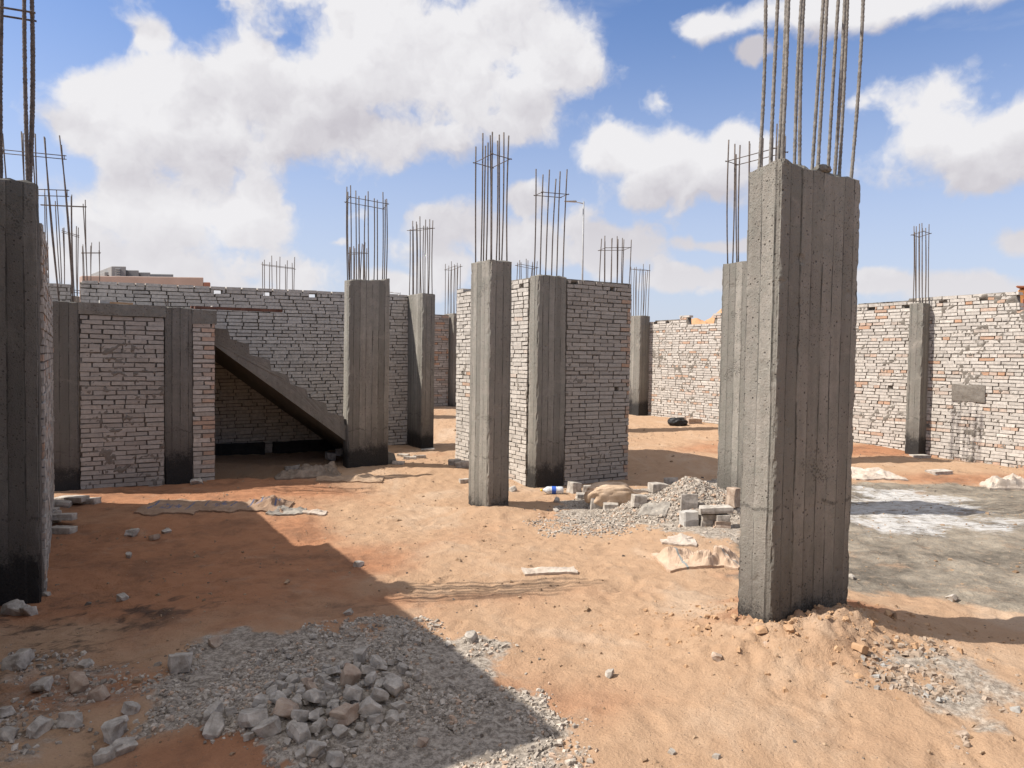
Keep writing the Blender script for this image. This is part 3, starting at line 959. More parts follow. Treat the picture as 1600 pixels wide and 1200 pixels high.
def brick_wall(name, p0, d, L, z0, top, thick, label, seed=1, nrm_side=1, warm=0.06, tone=(0.35, 0.95), holes=(), thru=(), smear=0.0, cell=0.03, cat='brick wall', warm_rows=True, group=None, warm_end=0.0, proud=0.010, header_rows=False, joint=0.010):
    """wall whose visible face starts at p0 and runs along d; body lies on the nrm_side of it.
       top: function of distance t giving the wall top height. holes: (t, z, w, h) recesses; thru: openings right through"""
    rnd = random.Random(seed)
    d = Vector(d).normalized()
    nb = Vector((-d.y, d.x)) * nrm_side            # from face into the body
    zg = z0
    root = empty(name, (p0[0], p0[1], zg), math.atan2(d.y, d.x))
    tag(root, label, cat, group)
    s = nrm_side
    V = []; Fc = []; tn = []; wm = []
    nrow = int((max(top(q * L / 40) for q in range(41)) - z0) / BH) + 1
    row_w = [(0.0 if rnd.random() < 0.72 else rnd.uniform(0.12, 0.45)) for _ in range(nrow)]
    for r in range(nrow):
        zb = r * BH
        t = -BL * (0.5 if r % 2 else 0.0) + rnd.uniform(-0.02, 0.02)
        dz_row = rnd.uniform(-0.003, 0.003)
        header = header_rows and r % 5 == 2 and rnd.random() < 0.85
        while t < L:
            bl = BL * rnd.uniform(0.94, 1.05) * (0.5 if header and rnd.random() < 0.9 else 1.0)
            if rnd.random() < 0.05: bl *= 0.5
            a, b = max(t, 0.0), min(t + bl, L)
            t += bl
            if b - a < 0.05: continue
            if abs(L - b) > 0.001 and L - b < 0.05: b = L; t = L + 1
            mid = (a + b) / 2
            if z0 + zb + BH * 0.6 > top(mid): continue
            if any(abs(mid - h[0]) < (h[2] + (b - a)) / 2 - 0.03 and zb + z0 < h[1] + h[3] / 2 and zb + z0 + BH > h[1] + h[3] / 2 for h in list(holes) + list(thru)):
                # shorten bricks next to a hole
                hh = [h for h in list(holes) + list(thru) if abs(mid - h[0]) < (h[2] + (b - a)) / 2 and zb + z0 < h[1] + h[3] / 2 and zb + z0 + BH > h[1] + h[3] / 2]
                if hh:
                    h = hh[0]
                    pieces = [(a, h[0] - h[2] / 2), (h[0] + h[2] / 2, b)]
                else:
                    pieces = [(a, b)]
            else:
                pieces = [(a, b)]
            for (a, b) in pieces:
                if b - a < 0.035: continue
                g = 0.0055
                j = lambda k=0.004: rnd.uniform(-k, k)
                e0, e1 = rnd.uniform(0, 0.008), rnd.uniform(0, 0.008)
                f_off = -proud + rnd.gauss(0, 0.0035)
                z_a, z_b = zb + g + dz_row + j(0.003), zb + BH - g + dz_row + j(0.003)
                tl = j(0.004)
                o = len(V)
                for yy in (f_off, thick + proud + j()):
                    for (xx, zz) in ((a + g + e0, z_a), (b - g - e1, z_a + tl), (b - g - e1, z_b + tl), (a + g + e0, z_b)):
                        V.append((xx + j(0.006), s * (yy + j(0.003)), zz + j(0.0035)))
                q = [(0, 1, 2, 3), (5, 4, 7, 6), (4, 0, 3, 7), (1, 5, 6, 2), (3, 2, 6, 7), (4, 5, 1, 0)]
                if s < 0: q = [x[::-1] for x in q]
                Fc += [tuple(k + o for k in x) for x in q]
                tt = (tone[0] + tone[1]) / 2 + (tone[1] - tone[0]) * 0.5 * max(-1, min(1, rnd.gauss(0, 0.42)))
                ww = 0.0
                if rnd.random() < warm + (row_w[r] * 0.3 if warm_rows else 0) + (0.42 if header else 0): ww = rnd.uniform(0.15, 0.95)
                if warm_end and b > L - 0.03 and (b - a) < 0.21 and rnd.random() < warm_end: ww = rnd.uniform(0.3, 0.8)
                tn += [tt] * 6; wm += [ww] * 6
    mesh_np('brickwork', V, Fc, M_BRICK, root, attrs={'tone': ('FACE', tn), 'warm': ('FACE', wm)})
    # mortar core with rough faces
    ztop = max(top(q * L / 40) for q in range(41)) - z0
    nx = max(2, int(L / cell)); nz = max(2, int(ztop / cell))
    T, Z = np.meshgrid(np.linspace(0, L, nx + 1), np.linspace(0, ztop, nz + 1))
    tops = np.array([[top(float(x)) for x in T[0]]]) - z0 - 0.012
    Zc = np.minimum(Z, tops)
    verts = []; faces = []
    for side, y0, sg in ((0, 0.0, 1), (1, thick, -1)):
        n = fbm(T * 9 + seed, Z * 11, 4, seed + side * 7, 0.6)
        n2 = fbm(T * 2.2, Z * 2.2, 3, seed + 3 + side)
        n3 = fbm(T * 26 + seed, Z * 30, 3, seed + 11 + side * 7, 0.6)
        off = joint - n * 0.006 - smear * np.clip(n * 0.9 + n2 * 0.7 + n3 * 0.9 + 0.02, 0, 1) * 0.06
        for (ht, hz, hw, hh) in holes:
            if side == 0:
                ins_ = (np.abs(T - ht) < hw / 2) & (np.abs(Zc + z0 - hz) < hh / 2)
                off = np.where(ins_, 0.09, off)
        Yv = y0 + sg * off
        verts.append(np.stack([T.ravel(), s * Yv.ravel(), Zc.ravel()], 1))
    V2 = np.concatenate(verts)
    N = (nx + 1) * (nz + 1)
    idx = np.arange(N).reshape(nz + 1, nx + 1)
    ct = (T[:-1, :-1] + T[1:, 1:]) / 2; cz = (Z[:-1, :-1] + Z[1:, 1:]) / 2
    keep = (Zc[1:, :-1] - Zc[:-1, :-1] > 1e-4) | (Zc[1:, 1:] - Zc[:-1, 1:] > 1e-4)
    for (ht, hz, hw, hh) in thru:
        keep &= ~((np.abs(ct - ht) < hw / 2) & (np.abs(cz + z0 - hz) < hh / 2))
    qa = np.stack([idx[:-1, :-1][keep], idx[:-1, 1:][keep], idx[1:, 1:][keep], idx[1:, :-1][keep]], 1)
    fl_ = [qa if s > 0 else qa[:, ::-1], (qa + N)[:, ::-1] if s > 0 else qa + N]
    # top strip and ends
    tp = idx[-1]
    fl_.append(np.stack([tp[:-1], tp[1:], tp[1:] + N, tp[:-1] + N], 1))
    for e in (idx[:, 0], idx[:, -1]):
        fl_.append(np.stack([e[:-1], e[1:], e[1:] + N, e[:-1] + N], 1))
    mesh_np('mortar', V2, np.concatenate(fl_), M_MORTAR, root, smooth=True)
    return root


# long shaded wall S behind the stairs
S0 = arr(130, 432) if False else Vector((-6.87, 11.80))
SL = 5.62


def s_top(t):
    return 2.9 + (0.0 if int(t / 0.5) % 3 else 0.0)


def on_line(p0, d, px, py=550):
    """distance along p0 + t d where it is seen at photo column px"""
    r_ = ray(px, py)
    # solve p0 + t d = k r
    det = d.x * (-r_.y) - d.y * (-r_.x)
    t = (-(p0.x) * (-r_.y) + (p0.y) * (-r_.x)) / det
    return t


thru = [(on_line(S0, A_DIR, x, 463), 2.815 - BH * 1.45, 0.13, BH) for x in (345, 422, 493)]
WS = brick_wall('brick_wall', S0, A_DIR, SL, -0.215, lambda t: 2.815, 0.12, 'long shaded grey brick wall behind the staircase, with small square holes under its top', seed=2, warm=0.0, warm_rows=False,
           tone=(0.58, 0.86), thru=thru, smear=0.30, cell=0.025, joint=0.03)
WS.rotation_euler.y = -0.0152
tl0 = on_line(S0, A_DIR, 111, 440)
brick_wall('brick_wall', S0 + A_DIR * (tl0 - 1.6), A_DIR, 1.6, -0.1, lambda t: 2.76, 0.12, 'short shaded brick wall piece left of the gap, behind the leaning rebar', seed=3, warm=0.0, warm_rows=False, tone=(0.5, 0.8), smear=0.4)
# left wall along B (casts the large shadow)
WL0 = arr(58, 285)
LB0 = WL0 + B_DIR * 0.26 + A_DIR * 0.015
brick_wall('brick_wall', LB0, B_DIR, 3.6, -0.2, lambda t: 2.66 if t < 1.45 else 2.30, 0.20, 'shaded brick wall running back from the dark left column to the corner column', seed=4, nrm_side=1, warm=0.05, tone=(0.3, 0.8), smear=0.25)
nearL = 2.42
WN = WL0 - A_DIR * 0.31
brick_wall('brick_wall', WN - B_DIR * nearL, B_DIR, nearL, -0.2, lambda t: 2.92, 0.25, 'brick wall outside the frame between dark left column and camera, casting the broad shadow', seed=5, warm=0.05)
brick_wall('brick_wall', WN - B_DIR * nearL - A_DIR * 3.2, A_DIR, 2.94, -0.2, lambda t: 2.92, 0.25, 'brick wall turning away to the left at the near end of the broad shadow', seed=6, warm=0.05)
brick_wall('brick_wall', fl(-0.25, 0.31), B_DIR, 2.2, -0.25, lambda t: 2.14, 0.20, 'mostly hidden brick wall added to keep side light out from under the landing', seed=31, warm=0.05, tone=(0.2, 0.6))  # added wall, darkens the recess by shutting off light from the left
brick_wall('brick_wall', Vector((8.6, 2.97)), -A_DIR, 15.0, -0.3, lambda t: 2.9, 0.25, 'long unseen brick wall added behind the camera to block sky and bounce light', seed=32, nrm_side=1, warm=0.05, tone=(0.3, 0.8), cell=0.06)  # added out of view, cuts low sky and ground bounce on column fronts
# low shaded panel and pier
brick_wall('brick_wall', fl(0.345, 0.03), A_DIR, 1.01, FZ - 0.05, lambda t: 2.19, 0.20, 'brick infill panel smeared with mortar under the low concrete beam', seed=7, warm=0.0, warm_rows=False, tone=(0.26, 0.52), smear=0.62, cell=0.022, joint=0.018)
brick_wall('brick_pier', fl(1.708, 0.015), A_DIR, 0.30, FZ - 0.05, lambda t: 2.10, 0.25, 'narrow brick pier with orange brick ends beside the staircase', seed=8, warm=0.05, tone=(0.3, 0.8), smear=0.3, warm_end=0.9, cat='brick pier')
# central block: lit left part along B and shaded front part along A
M1L = 2.38
brick_wall('brick_wall', P7A + B_DIR * (0.26 + M1L), -B_DIR, M1L - 0.005, -0.3, lambda t: 2.9 if t > 0.9 else 2.9 - BH * (1 if t > 0.2 else 0), 0.20, 'sunlit side of the central brick wall behind the slim column', seed=9, warm=0.03, tone=(0.48, 0.80), cell=0.025,
           smear=0.35, holes=[(0.28, 1.33, 0.1, 0.1), (on_line(P7A + B_DIR * (0.26 + M1L), -B_DIR, 816, 443), 2.76, 0.11, 0.07)])
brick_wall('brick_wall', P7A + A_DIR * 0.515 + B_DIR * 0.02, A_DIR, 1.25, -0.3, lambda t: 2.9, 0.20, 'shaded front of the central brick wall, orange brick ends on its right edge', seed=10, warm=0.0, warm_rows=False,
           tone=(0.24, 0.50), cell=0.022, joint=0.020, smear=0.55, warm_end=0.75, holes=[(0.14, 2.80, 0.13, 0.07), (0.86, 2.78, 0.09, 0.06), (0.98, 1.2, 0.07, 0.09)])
brick_wall('brick_wall', P7A + A_DIR * 1.56 + B_DIR * 0.23, B_DIR, 2.45, -0.2, lambda t: 2.9, 0.20, 'return wall hidden behind the right end of the central brick wall', seed=33, warm=0.03, tone=(0.4, 0.9))
# far shaded wall between the small far column and wall S end
GW = GA + B_DIR * 0.2
brick_wall('brick_wall', GW - A_DIR * 2.2, A_DIR, 2.15, 0.1, lambda t: 2.87, 0.12, 'small piece of far shaded brick wall beside the small far column', seed=11, warm=0.25, tone=(0.2, 0.7), smear=0.2)
# right boundary wall along B, from the far column J to the right edge
J0 = JA + A_DIR * 0.35 + B_DIR * 0.15
RLEN_end = on_line(J0, -B_DIR, 1640, 550)
t_a = on_line(J0, -B_DIR, 1075, 495); t_b = on_line(J0, -B_DIR, 1116, 495); t_c = on_line(J0, -B_DIR, 1340, 480)
LBACK = LA_ + B_DIR * 0.30
# main stretch up to the set-in column
t_col = on_line(J0, -B_DIR, 1426, 560)
t_end = on_line(J0, -B_DIR, 1589, 470)


def r_top(t):
    if t < 0.35: return 2.74
    if t < t_a: return 2.78 if int(t * 3) % 4 else 2.86
    if t < t_b: return 2.62
    if t < t_b + 0.25: return 2.86
    if t < t_c - 1.0: return 2.86
    if t < t_c: return 2.62
    if t < t_end: return 2.90 if t < t_col - 0.1 else 2.94
    return 2.62


rholes = [(on_line(J0, -B_DIR, x, y), z, 0.15, 0.07) for x, y, z in ((1361, 482, 2.77), (1418, 480, 2.77), (1474, 476, 2.78), (1536, 474, 2.80))] + \
         [(on_line(J0, -B_DIR, 1392, 604), 1.20, 0.09, 0.10), (on_line(J0, -B_DIR, 1025, 492), 2.68, 0.14, 0.07), (on_line(J0, -B_DIR, 1043, 492), 2.68, 0.14, 0.07)]
brick_wall('brick_wall', J0, -B_DIR, RLEN_end + 1.5, -0.18, r_top, 0.12, 'long sunlit white grey boundary brick wall across the right background', seed=12, nrm_side=1, warm=0.03, tone=(0.50, 0.86), holes=rholes, smear=0.5, cell=0.026, header_rows=True)
tp = on_line(J0, -B_DIR, 1489, 607); pq = J0 - B_DIR * tp - A_DIR * 0.028
zq = zbase(pq, 626)
bm_ = None
MP = (pq, zq)
print('wall J0', J0, 'len', RLEN_end, 'px ends', proj((*J0, 0)), 't_col', t_col)

# ---------------------------------------------------------------- mesh helpers for other things


def bm_obj(name, bm, mat, parent=None, smooth=False, loc=None):
    me = bpy.data.meshes.new(name)
    bm.normal_update()
    bm.to_mesh(me); bm.free()
    me.materials.append(mat)
    if smooth: me.polygons.foreach_set('use_smooth', [True] * len(me.polygons))
    o = bpy.data.objects.new(name, me)
    if loc is not None: o.location = loc
    return link(o, parent)


def rough_block(LX, LY, LZ, res, seed, amp=0.005, chip=0.01):
    """box with subdivided, roughened faces, origin at a corner"""
    bm = bmesh.new()
    bmesh.ops.create_cube(bm, size=1.0)
    for v in bm.verts:
        v.co = Vector(((v.co.x + .5) * LX, (v.co.y + .5) * LY, (v.co.z + .5) * LZ))
    for ax, L in enumerate((LX, LY, LZ)):
        n = int(L / res)
        for i in range(1, n):
            co = Vector((0, 0, 0)); co[ax] = L * i / n
            no = Vector((0, 0, 0)); no[ax] = 1
            bmesh.ops.bisect_plane(bm, geom=bm.verts[:] + bm.edges[:] + bm.faces[:], plane_co=co, plane_no=no)
    P = np.array([v.co[:] for v in bm.verts])
    n = fbm(P[:, 0] * 7 + P[:, 2] * 3.1 + seed, P[:, 1] * 7 + P[:, 2] * 7, 4, seed)
    n2 = fbm(P[:, 0] * 5 - P[:, 2] * 4.1 + seed, P[:, 1] * 5 + P[:, 2] * 9, 4, seed + 4)
    for v, a, b in zip(bm.verts, n, n2):
        nr = v.normal
        e = sum(1 for k, L in enumerate((LX, LY, LZ)) if min(v.co[k], L - v.co[k]) < 1e-4)
        v.co += nr * (a * amp) - nr * (chip * max(0, b) * (e >= 2))
    return bm


pq, zq = MP
bm = rough_block(0.56, 0.05, 0.30, 0.03, 44, 0.016, 0.03)
o = bm_obj('mortar_patch', bm, M_MORTAR, None, loc=(pq.x, pq.y, zq))
o.rotation_euler.z = math.atan2(-B_DIR.y, -B_DIR.x)
tag(o, 'rough grey mortar patch on the sunlit wall right of the column', 'mortar patch')
# low beam over the panel, continuing over the pier
bm = rough_block(1.04, 0.28, 0.155, 0.04, 3, 0.008)
o = bm_obj('concrete_beam', bm, M_PLAIN, None, loc=(*fl(0.335, 0.0), 2.175))
o.rotation_euler.z = GRID_ROT
tag(o, 'low rough concrete beam over the smeared brick panel', 'beam')
bm = rough_block(0.33, 0.28, 0.20, 0.04, 5, 0.012)
o = bm_obj('concrete_beam', bm, M_PLAIN, None, loc=(*fl(1.703, 0.0), 2.10))
o.rotation_euler.z = GRID_ROT
tag(o, 'stubby concrete beam end on top of the narrow brick pier', 'beam')

# staircase
ST = empty('staircase', (*fl(2.0, 0.06), FZ), GRID_ROT)
tag(ST, 'raw concrete staircase descending to the right in front of the shaded brick wall', 'staircase')


SB = 0.43
S_ORG = fl(2.0, SB)


def st_pt(px, py):
    t = on_line(fl(0, SB), A_DIR, px, py)
    p = fl(t, SB)
    return t - 2.0, zbase(p, py) - FZ


steps = [(356, 515), (388, 539), (424, 560), (452, 581), (481, 605), (510, 627.5), (537, 650)]
sp_ = [st_pt(*q) for q in steps]
dx_ = (sp_[-1][0] - sp_[0][0]) / 6; dz_ = (sp_[-1][1] - sp_[0][1]) / 6
top_ = [(-0.02, sp_[0][1] - dz_ * 0.75), (sp_[0][0] - dx_ * 0.8, sp_[0][1] - dz_ * 0.75), (sp_[0][0] - dx_ * 0.75, sp_[0][1] + 0.02)]
rs = random.Random(5)
x, z = sp_[0]
k = 0
while z > 0.06:
    top_.append((x + rs.uniform(-.015, .015), z + rs.uniform(-.012, .012)))
    top_.append((x + 0.03 + rs.uniform(-.015, .015), max(z + dz_ * 0.66 + rs.uniform(-.012, .012), 0.0)))
    x += dx_; z += dz_
b0 = st_pt(334.5, 539); b1 = st_pt(535.5, 685.6)
sl_ = (b1[1] - b0[1]) / (b1[0] - b0[0])
xe = b0[0] + (-0.15 - b0[1]) / sl_
xl = max(top_[-1][0], xe) + 0.15
prof = top_ + [(xl, 0.0), (xl, -0.15), (xe, -0.15), (b1[0], b1[1]), (-0.02, b0[1] - (b0[0] + 0.02) * sl_)]
bm = bmesh.new()
W = 2.18
fr = [bm.verts.new((x, 0, z)) for x, z in prof]
bk = [bm.verts.new((x, W, z)) for x, z in prof]
bm.faces.new(fr); bm.faces.new(bk[::-1])
for i in range(len(prof)):
    j = (i + 1) % len(prof)
    bm.faces.new((fr[j], fr[i], bk[i], bk[j]))
bmesh.ops.recalc_face_normals(bm, faces=bm.faces)
bmesh.ops.triangulate(bm, faces=bm.faces)
bmesh.ops.subdivide_edges(bm, edges=[e for e in bm.edges if e.calc_length() > 0.2], cuts=3, use_grid_fill=True)
P = np.array([v.co[:] for v in bm.verts])
n = fbm(P[:, 0] * 9 + 1, P[:, 2] * 9 + P[:, 1] * 5, 4, 8)
bm.normal_update()
for v, a in zip(bm.verts, n): v.co += v.normal * a * 0.009
bm_obj('flight', bm, M_PLAIN, ST, loc=(0, SB - 0.06, 0))
# thin mortar edges of the treads
# landing slab behind the beam
bm = rough_block(2.4, 2.16, 0.15, 0.09, 9, 0.008)
bm_obj('landing', bm, M_PLAIN, ST, loc=(-2.44, 0.235, 2.15 - FZ))

# planks resting on the beam end, sticking out over the stairs
for k, (x0, ln, y0, lab) in enumerate([(1.75, 1.22, 0.05, 'brown wooden plank sticking out over the top of the staircase'), (1.72, 0.95, 0.2, 'shorter reddish plank beside the long one on the brick pier')]):
    bm = rough_block(ln, 0.10, 0.035, 0.06, 12 + k, 0.003)
    o = bm_obj('wooden_plank', bm, M_WOOD, None, loc=(*fl(x0, y0), 2.315 + 0.012 * k))
    o.rotation_euler = (0, R(-0.4), GRID_ROT + R(2 - k * 2))
    tag(o, lab, 'plank')
# things on the beam
for px, py, sx_, sz_, mt, lab, cat in [(164, 468, 0.12, 0.05, M_WHITE, 'small white block lying on the low concrete beam', 'block'), (190, 469, 0.28, 0.03, M_CLOD, 'tan board scrap lying on the low concrete beam', 'board'),
                                       (335, 482, 0.06, 0.04, M_WHITE, 'tiny white stone on the beam end above the pier', 'stone')]:
    t_ = on_line(F0 + B_DIR * 0.12, A_DIR, px, py)
    bm = rough_block(sx_, 0.11, sz_, 0.04, px, 0.006)
    o = bm_obj('loose_' + cat, bm, mt, None, loc=(*fl(t_ - sx_ / 2, 0.10), 2.332))
    o.rotation_euler.z = GRID_ROT + 0.1
    tag(o, lab, cat)
# white tag on the wall under the stairs
tt = on_line(S0 - B_DIR * 0.03, A_DIR, 342, 617)
pw = S0 - B_DIR * 0.03 + A_DIR * tt
zz = zbase(pw, 617)
bm = rough_block(0.035, 0.02, 0.14, 0.03, 3, 0.004)
o = bm_obj('plaster_dab', bm, M_WHITE, None, loc=(pw.x, pw.y, zz - 0.07)); o.rotation_euler = (0, 0.1, GRID_ROT)
tag(o, 'small white plaster dab on the dark wall under the stairs', 'plaster')
# concrete plinth blocks in the dark under the stairs
bm = rough_block(0.85, 0.12, 0.42, 0.06, 31, 0.01)
o = bm_obj('block_kerb', bm, M_TARF, None, loc=(*(S0 + A_DIR * (tt - 0.1) - B_DIR * 0.2), -0.3)); o.rotation_euler.z = GRID_ROT
tag(o, 'low dark kerb at the foot of the dark wall under the stairs', 'kerb')
tf_ = on_line(S0, A_DIR, 425, 700)
bm = rough_block(1.75, 0.14, 0.46, 0.06, 33, 0.01)
o = bm_obj('tarred_footing', bm, M_TARF, None, loc=(*(S0 + A_DIR * tf_ - B_DIR * 0.17), -0.35)); o.rotation_euler.z = GRID_ROT
tag(o, 'tar black footing along the wall base behind the foot of the stairs', 'footing')
# lump on the big column top
pl = BIG + A_DIR * 0.42 + B_DIR * 0.03
bm = bmesh.new(); bmesh.ops.create_icosphere(bm, subdivisions=3, radius=0.05)
for v in bm.verts:
    k = 1 + 0.35 * float(vnoise2(v.co.x * 40 + 3, v.co.y * 40 + v.co.z * 33, 5)); v.co = Vector((v.co.x * k * 1.2, v.co.y * k * 0.9, v.co.z * k * 0.5))
o = bm_obj('concrete_lump', bm, M_PLAIN, root_big, smooth=False)
o.location = (0.42 - 0.395, -0.135 + 0.02, 2.9 - zbig + 0.005)

# ---------------------------------------------------------------- far things
# distant building: pink plinth wall with terracotta end, grey upper storeys
DB = 70.0


def px_x(px, Y): return (px - 800) / F * Y


def at_depth(px, py, Y):
    r_ = ray(px, py); k = Y / r_.y
    return Vector((r_.x * k, Y, CAM_H + r_.z * k))


fb = empty('distant_building', (px_x(230, DB), DB, 0))
tag(fb, 'distant unfinished grey and pink building above the left wall', 'building')


def far_box(parent, name, mat, px0, px1, py_top, Y, depth, z0=0.0, org=None, sl=None):
    a = at_depth(px0, py_top, Y); b = at_depth(px1, py_top, Y)
    org = org or Vector(parent.location)
    bm = bmesh.new(); bmesh.ops.create_cube(bm, size=1)
    zt = (a.z + b.z) / 2
    for v in bm.verts:
        v.co = Vector((a.x + (v.co.x + .5) * (b.x - a.x) + (v.co.y + .5) * depth * (math.tan(R(44)) if a.x > 0 else -math.tan(R(40))) - org.x, Y + (v.co.y + .5) * depth - org.y, z0 + (v.co.z + .5) * (zt - z0) - org.z))
    bmesh.ops.bevel(bm, geom=bm.edges[:], offset=0.05, segments=1, affect='EDGES')
    return bm_obj(name, bm, mat, parent)


far_box(fb, 'boundary_wall', M_FARPINK, 128, 318, 432, DB, 1.0)
o_end = far_box(fb, 'painted_wall_end', M_TERRA, 318.5, 329, 441, DB, 1.0)
far_box(fb, 'wall_run', M_FARPINK, 262, 318, 440.5, DB - 1.2, 1.0) if False else None
far_box(fb, 'upper_storey', M_FARGREY, 163, 235, 425, DB + 6, 9)
far_box(fb, 'upper_storey', M_FARGREY, 220, 271, 428, DB + 9, 9)
tw = far_box(fb, 'stair_tower', M_FARGREY, 174, 197, 416, DB + 5, 8)
far_box(fb, 'roof_slab', M_FARGREY, 196, 217, 422, DB + 5.5, 7)
for px0, px1, py0, py1, Y in [(208, 216, 430, 434.5, DB + 5.9), (168, 174, 430, 434, DB + 5.9), (243, 250, 433, 437, DB + 8.9)]:
    a = at_depth(px0, py0, Y); b = at_depth(px1, py1, Y)
    bm = bmesh.new(); bmesh.ops.create_cube(bm, size=1)
    for v in bm.verts: v.co = Vector(((a.x + b.x) / 2 + v.co.x * (b.x - a.x), Y + v.co.y * 0.3, (a.z + b.z) / 2 + v.co.z * (a.z - b.z))) - Vector(fb.location)
    bmesh.ops.bevel(bm, geom=bm.edges[:], offset=0.02, segments=1, affect='EDGES')
    bm_obj('window', bm, M_DARK, fb)
for k in range(4):
    a = at_depth(180, 420 + k * 3.2, DB + 4.9); b = at_depth(188, 421.3 + k * 3.2, DB + 4.9)
    bm = bmesh.new(); bmesh.ops.create_cube(bm, size=1)
    for v in bm.verts: v.co = Vector(((a.x + b.x) / 2 + v.co.x * (b.x - a.x), DB + 4.95 + v.co.y * 0.2, (a.z + b.z) / 2 + v.co.z * (a.z - b.z))) - Vector(fb.location)
    bmesh.ops.bevel(bm, geom=bm.edges[:], offset=0.02, segments=1, affect='EDGES')
    bm_obj('stair_louvre', bm, M_POLE, fb)

# ochre house at the right edge
HY = 45.0
hb = empty('ochre_house', (px_x(1640, HY), HY, 0))
tag(hb, 'ochre house with brown cornice beyond the right end of the boundary wall', 'house')
far_box(hb, 'wall', M_OCHRE, 1592, 1720, 452, HY, 8)
far_box(hb, 'cornice', M_ROOFRED, 1587, 1722, 447, HY - 0.5, 9, z0=at_depth(1640, 451.5, HY).z)
far_box(hb, 'cornice_band', M_OCHRE, 1590, 1722, 453.5, HY - 0.35, 9, z0=at_depth(1640, 458, HY).z)
for px0 in (1597, 1620, 1650):
    a = at_depth(px0, 467, HY); b = at_depth(px0 + 9, 481, HY)
    bm = bmesh.new(); bmesh.ops.create_cube(bm, size=1)
    for v in bm.verts: v.co = Vector(((a.x + b.x) / 2 + v.co.x * (b.x - a.x), HY + v.co.y * 0.12, (a.z + b.z) / 2 + v.co.z * (a.z - b.z))) - Vector(hb.location)
    bmesh.ops.bevel(bm, geom=bm.edges[:], offset=0.02, segments=1, affect='EDGES')
    bm_obj('window', bm, M_ROOFRED, hb)


# dunes
def dune():
    Y0 = 60.0
    xs = np.linspace(2, 60, 240); ys = np.linspace(42, 85, 90)
    X, Y = np.meshgrid(xs, ys)
    pxv = 800 + F * X / 60.0
    prof = np.interp(pxv, [800, 1030, 1060, 1078, 1100, 1125, 1160, 1230, 1300, 1340, 1380, 1430, 1800, 1950], [0, 0, 1.6, 5.3, 5.0, 5.9, 5.0, 5.4, 5.2, 4.9, 3.3, 2.6, 2.3, 0])
    sh = np.exp(-((Y - 60) / 10) ** 2)
    Z = prof * sh * (1 + 0.07 * fbm(X * 0.6, Y * 0.6, 5, 3, 0.6)) + 0.25 * fbm(X * 1.1, Y * 1.1, 4, 8) * sh - 0.1
    nx, ny = len(xs), len(ys)
    i = np.arange(nx * ny).reshape(ny, nx)
    faces = np.stack([i[:-1, :-1].ravel(), i[:-1, 1:].ravel(), i[1:, 1:].ravel(), i[1:, :-1].ravel()], 1)
    o = mesh_np('hills', np.stack([X.ravel(), Y.ravel(), Z.ravel()], 1), faces, M_DUNE, smooth=True)
    o['kind'] = 'structure'


dune()


# street lamps
def lamp(px, py_top, Y, arm, label, r0=0.09):
    p = at_depth(px, py_top, Y)
    root = empty('street_lamp', (p.x, p.y, 0.0))
    tag(root, label, 'street lamp')
    H = p.z
    V, Fc = tube([(0, 0, 0), (0, 0, 0.5), (0, 0, H * 0.6), (0, 0, H)], [r0 * 1.3, r0, r0 * 0.85, r0 * 0.7], 10)
    mesh_np('pole', V, Fc, M_POLE, root, smooth=True)
    V, Fc = tube([(0.02, 0, H - 0.10), (-arm * 0.5, 0, H - 0.06), (-arm, 0, H - 0.02)], r0 * 0.45, 8)
    mesh_np('arm', V, Fc, M_POLE, root, smooth=True)
    bm = bmesh.new(); bmesh.ops.create_cube(bm, size=1)
    for v in bm.verts:
        k = 0.6 if v.co.x < 0 else 1
        v.co = Vector((v.co.x * 0.6 - arm - 0.3, v.co.y * 0.24 * k, v.co.z * 0.07 * k + H + 0.0))
    bmesh.ops.bevel(bm, geom=bm.edges[:], offset=0.02, segments=2, affect='EDGES')
    bm_obj('lamp_head', bm, M_POLE, root)


lamp(912, 315, 36, 0.35, 'tall grey street lamp rising behind the central brick wall', 0.055)
lamp(625, 457, 80, 0.8, 'far street lamp just clearing the long shaded wall', 0.09)

# ---------------------------------------------------------------- loose stones and rubble


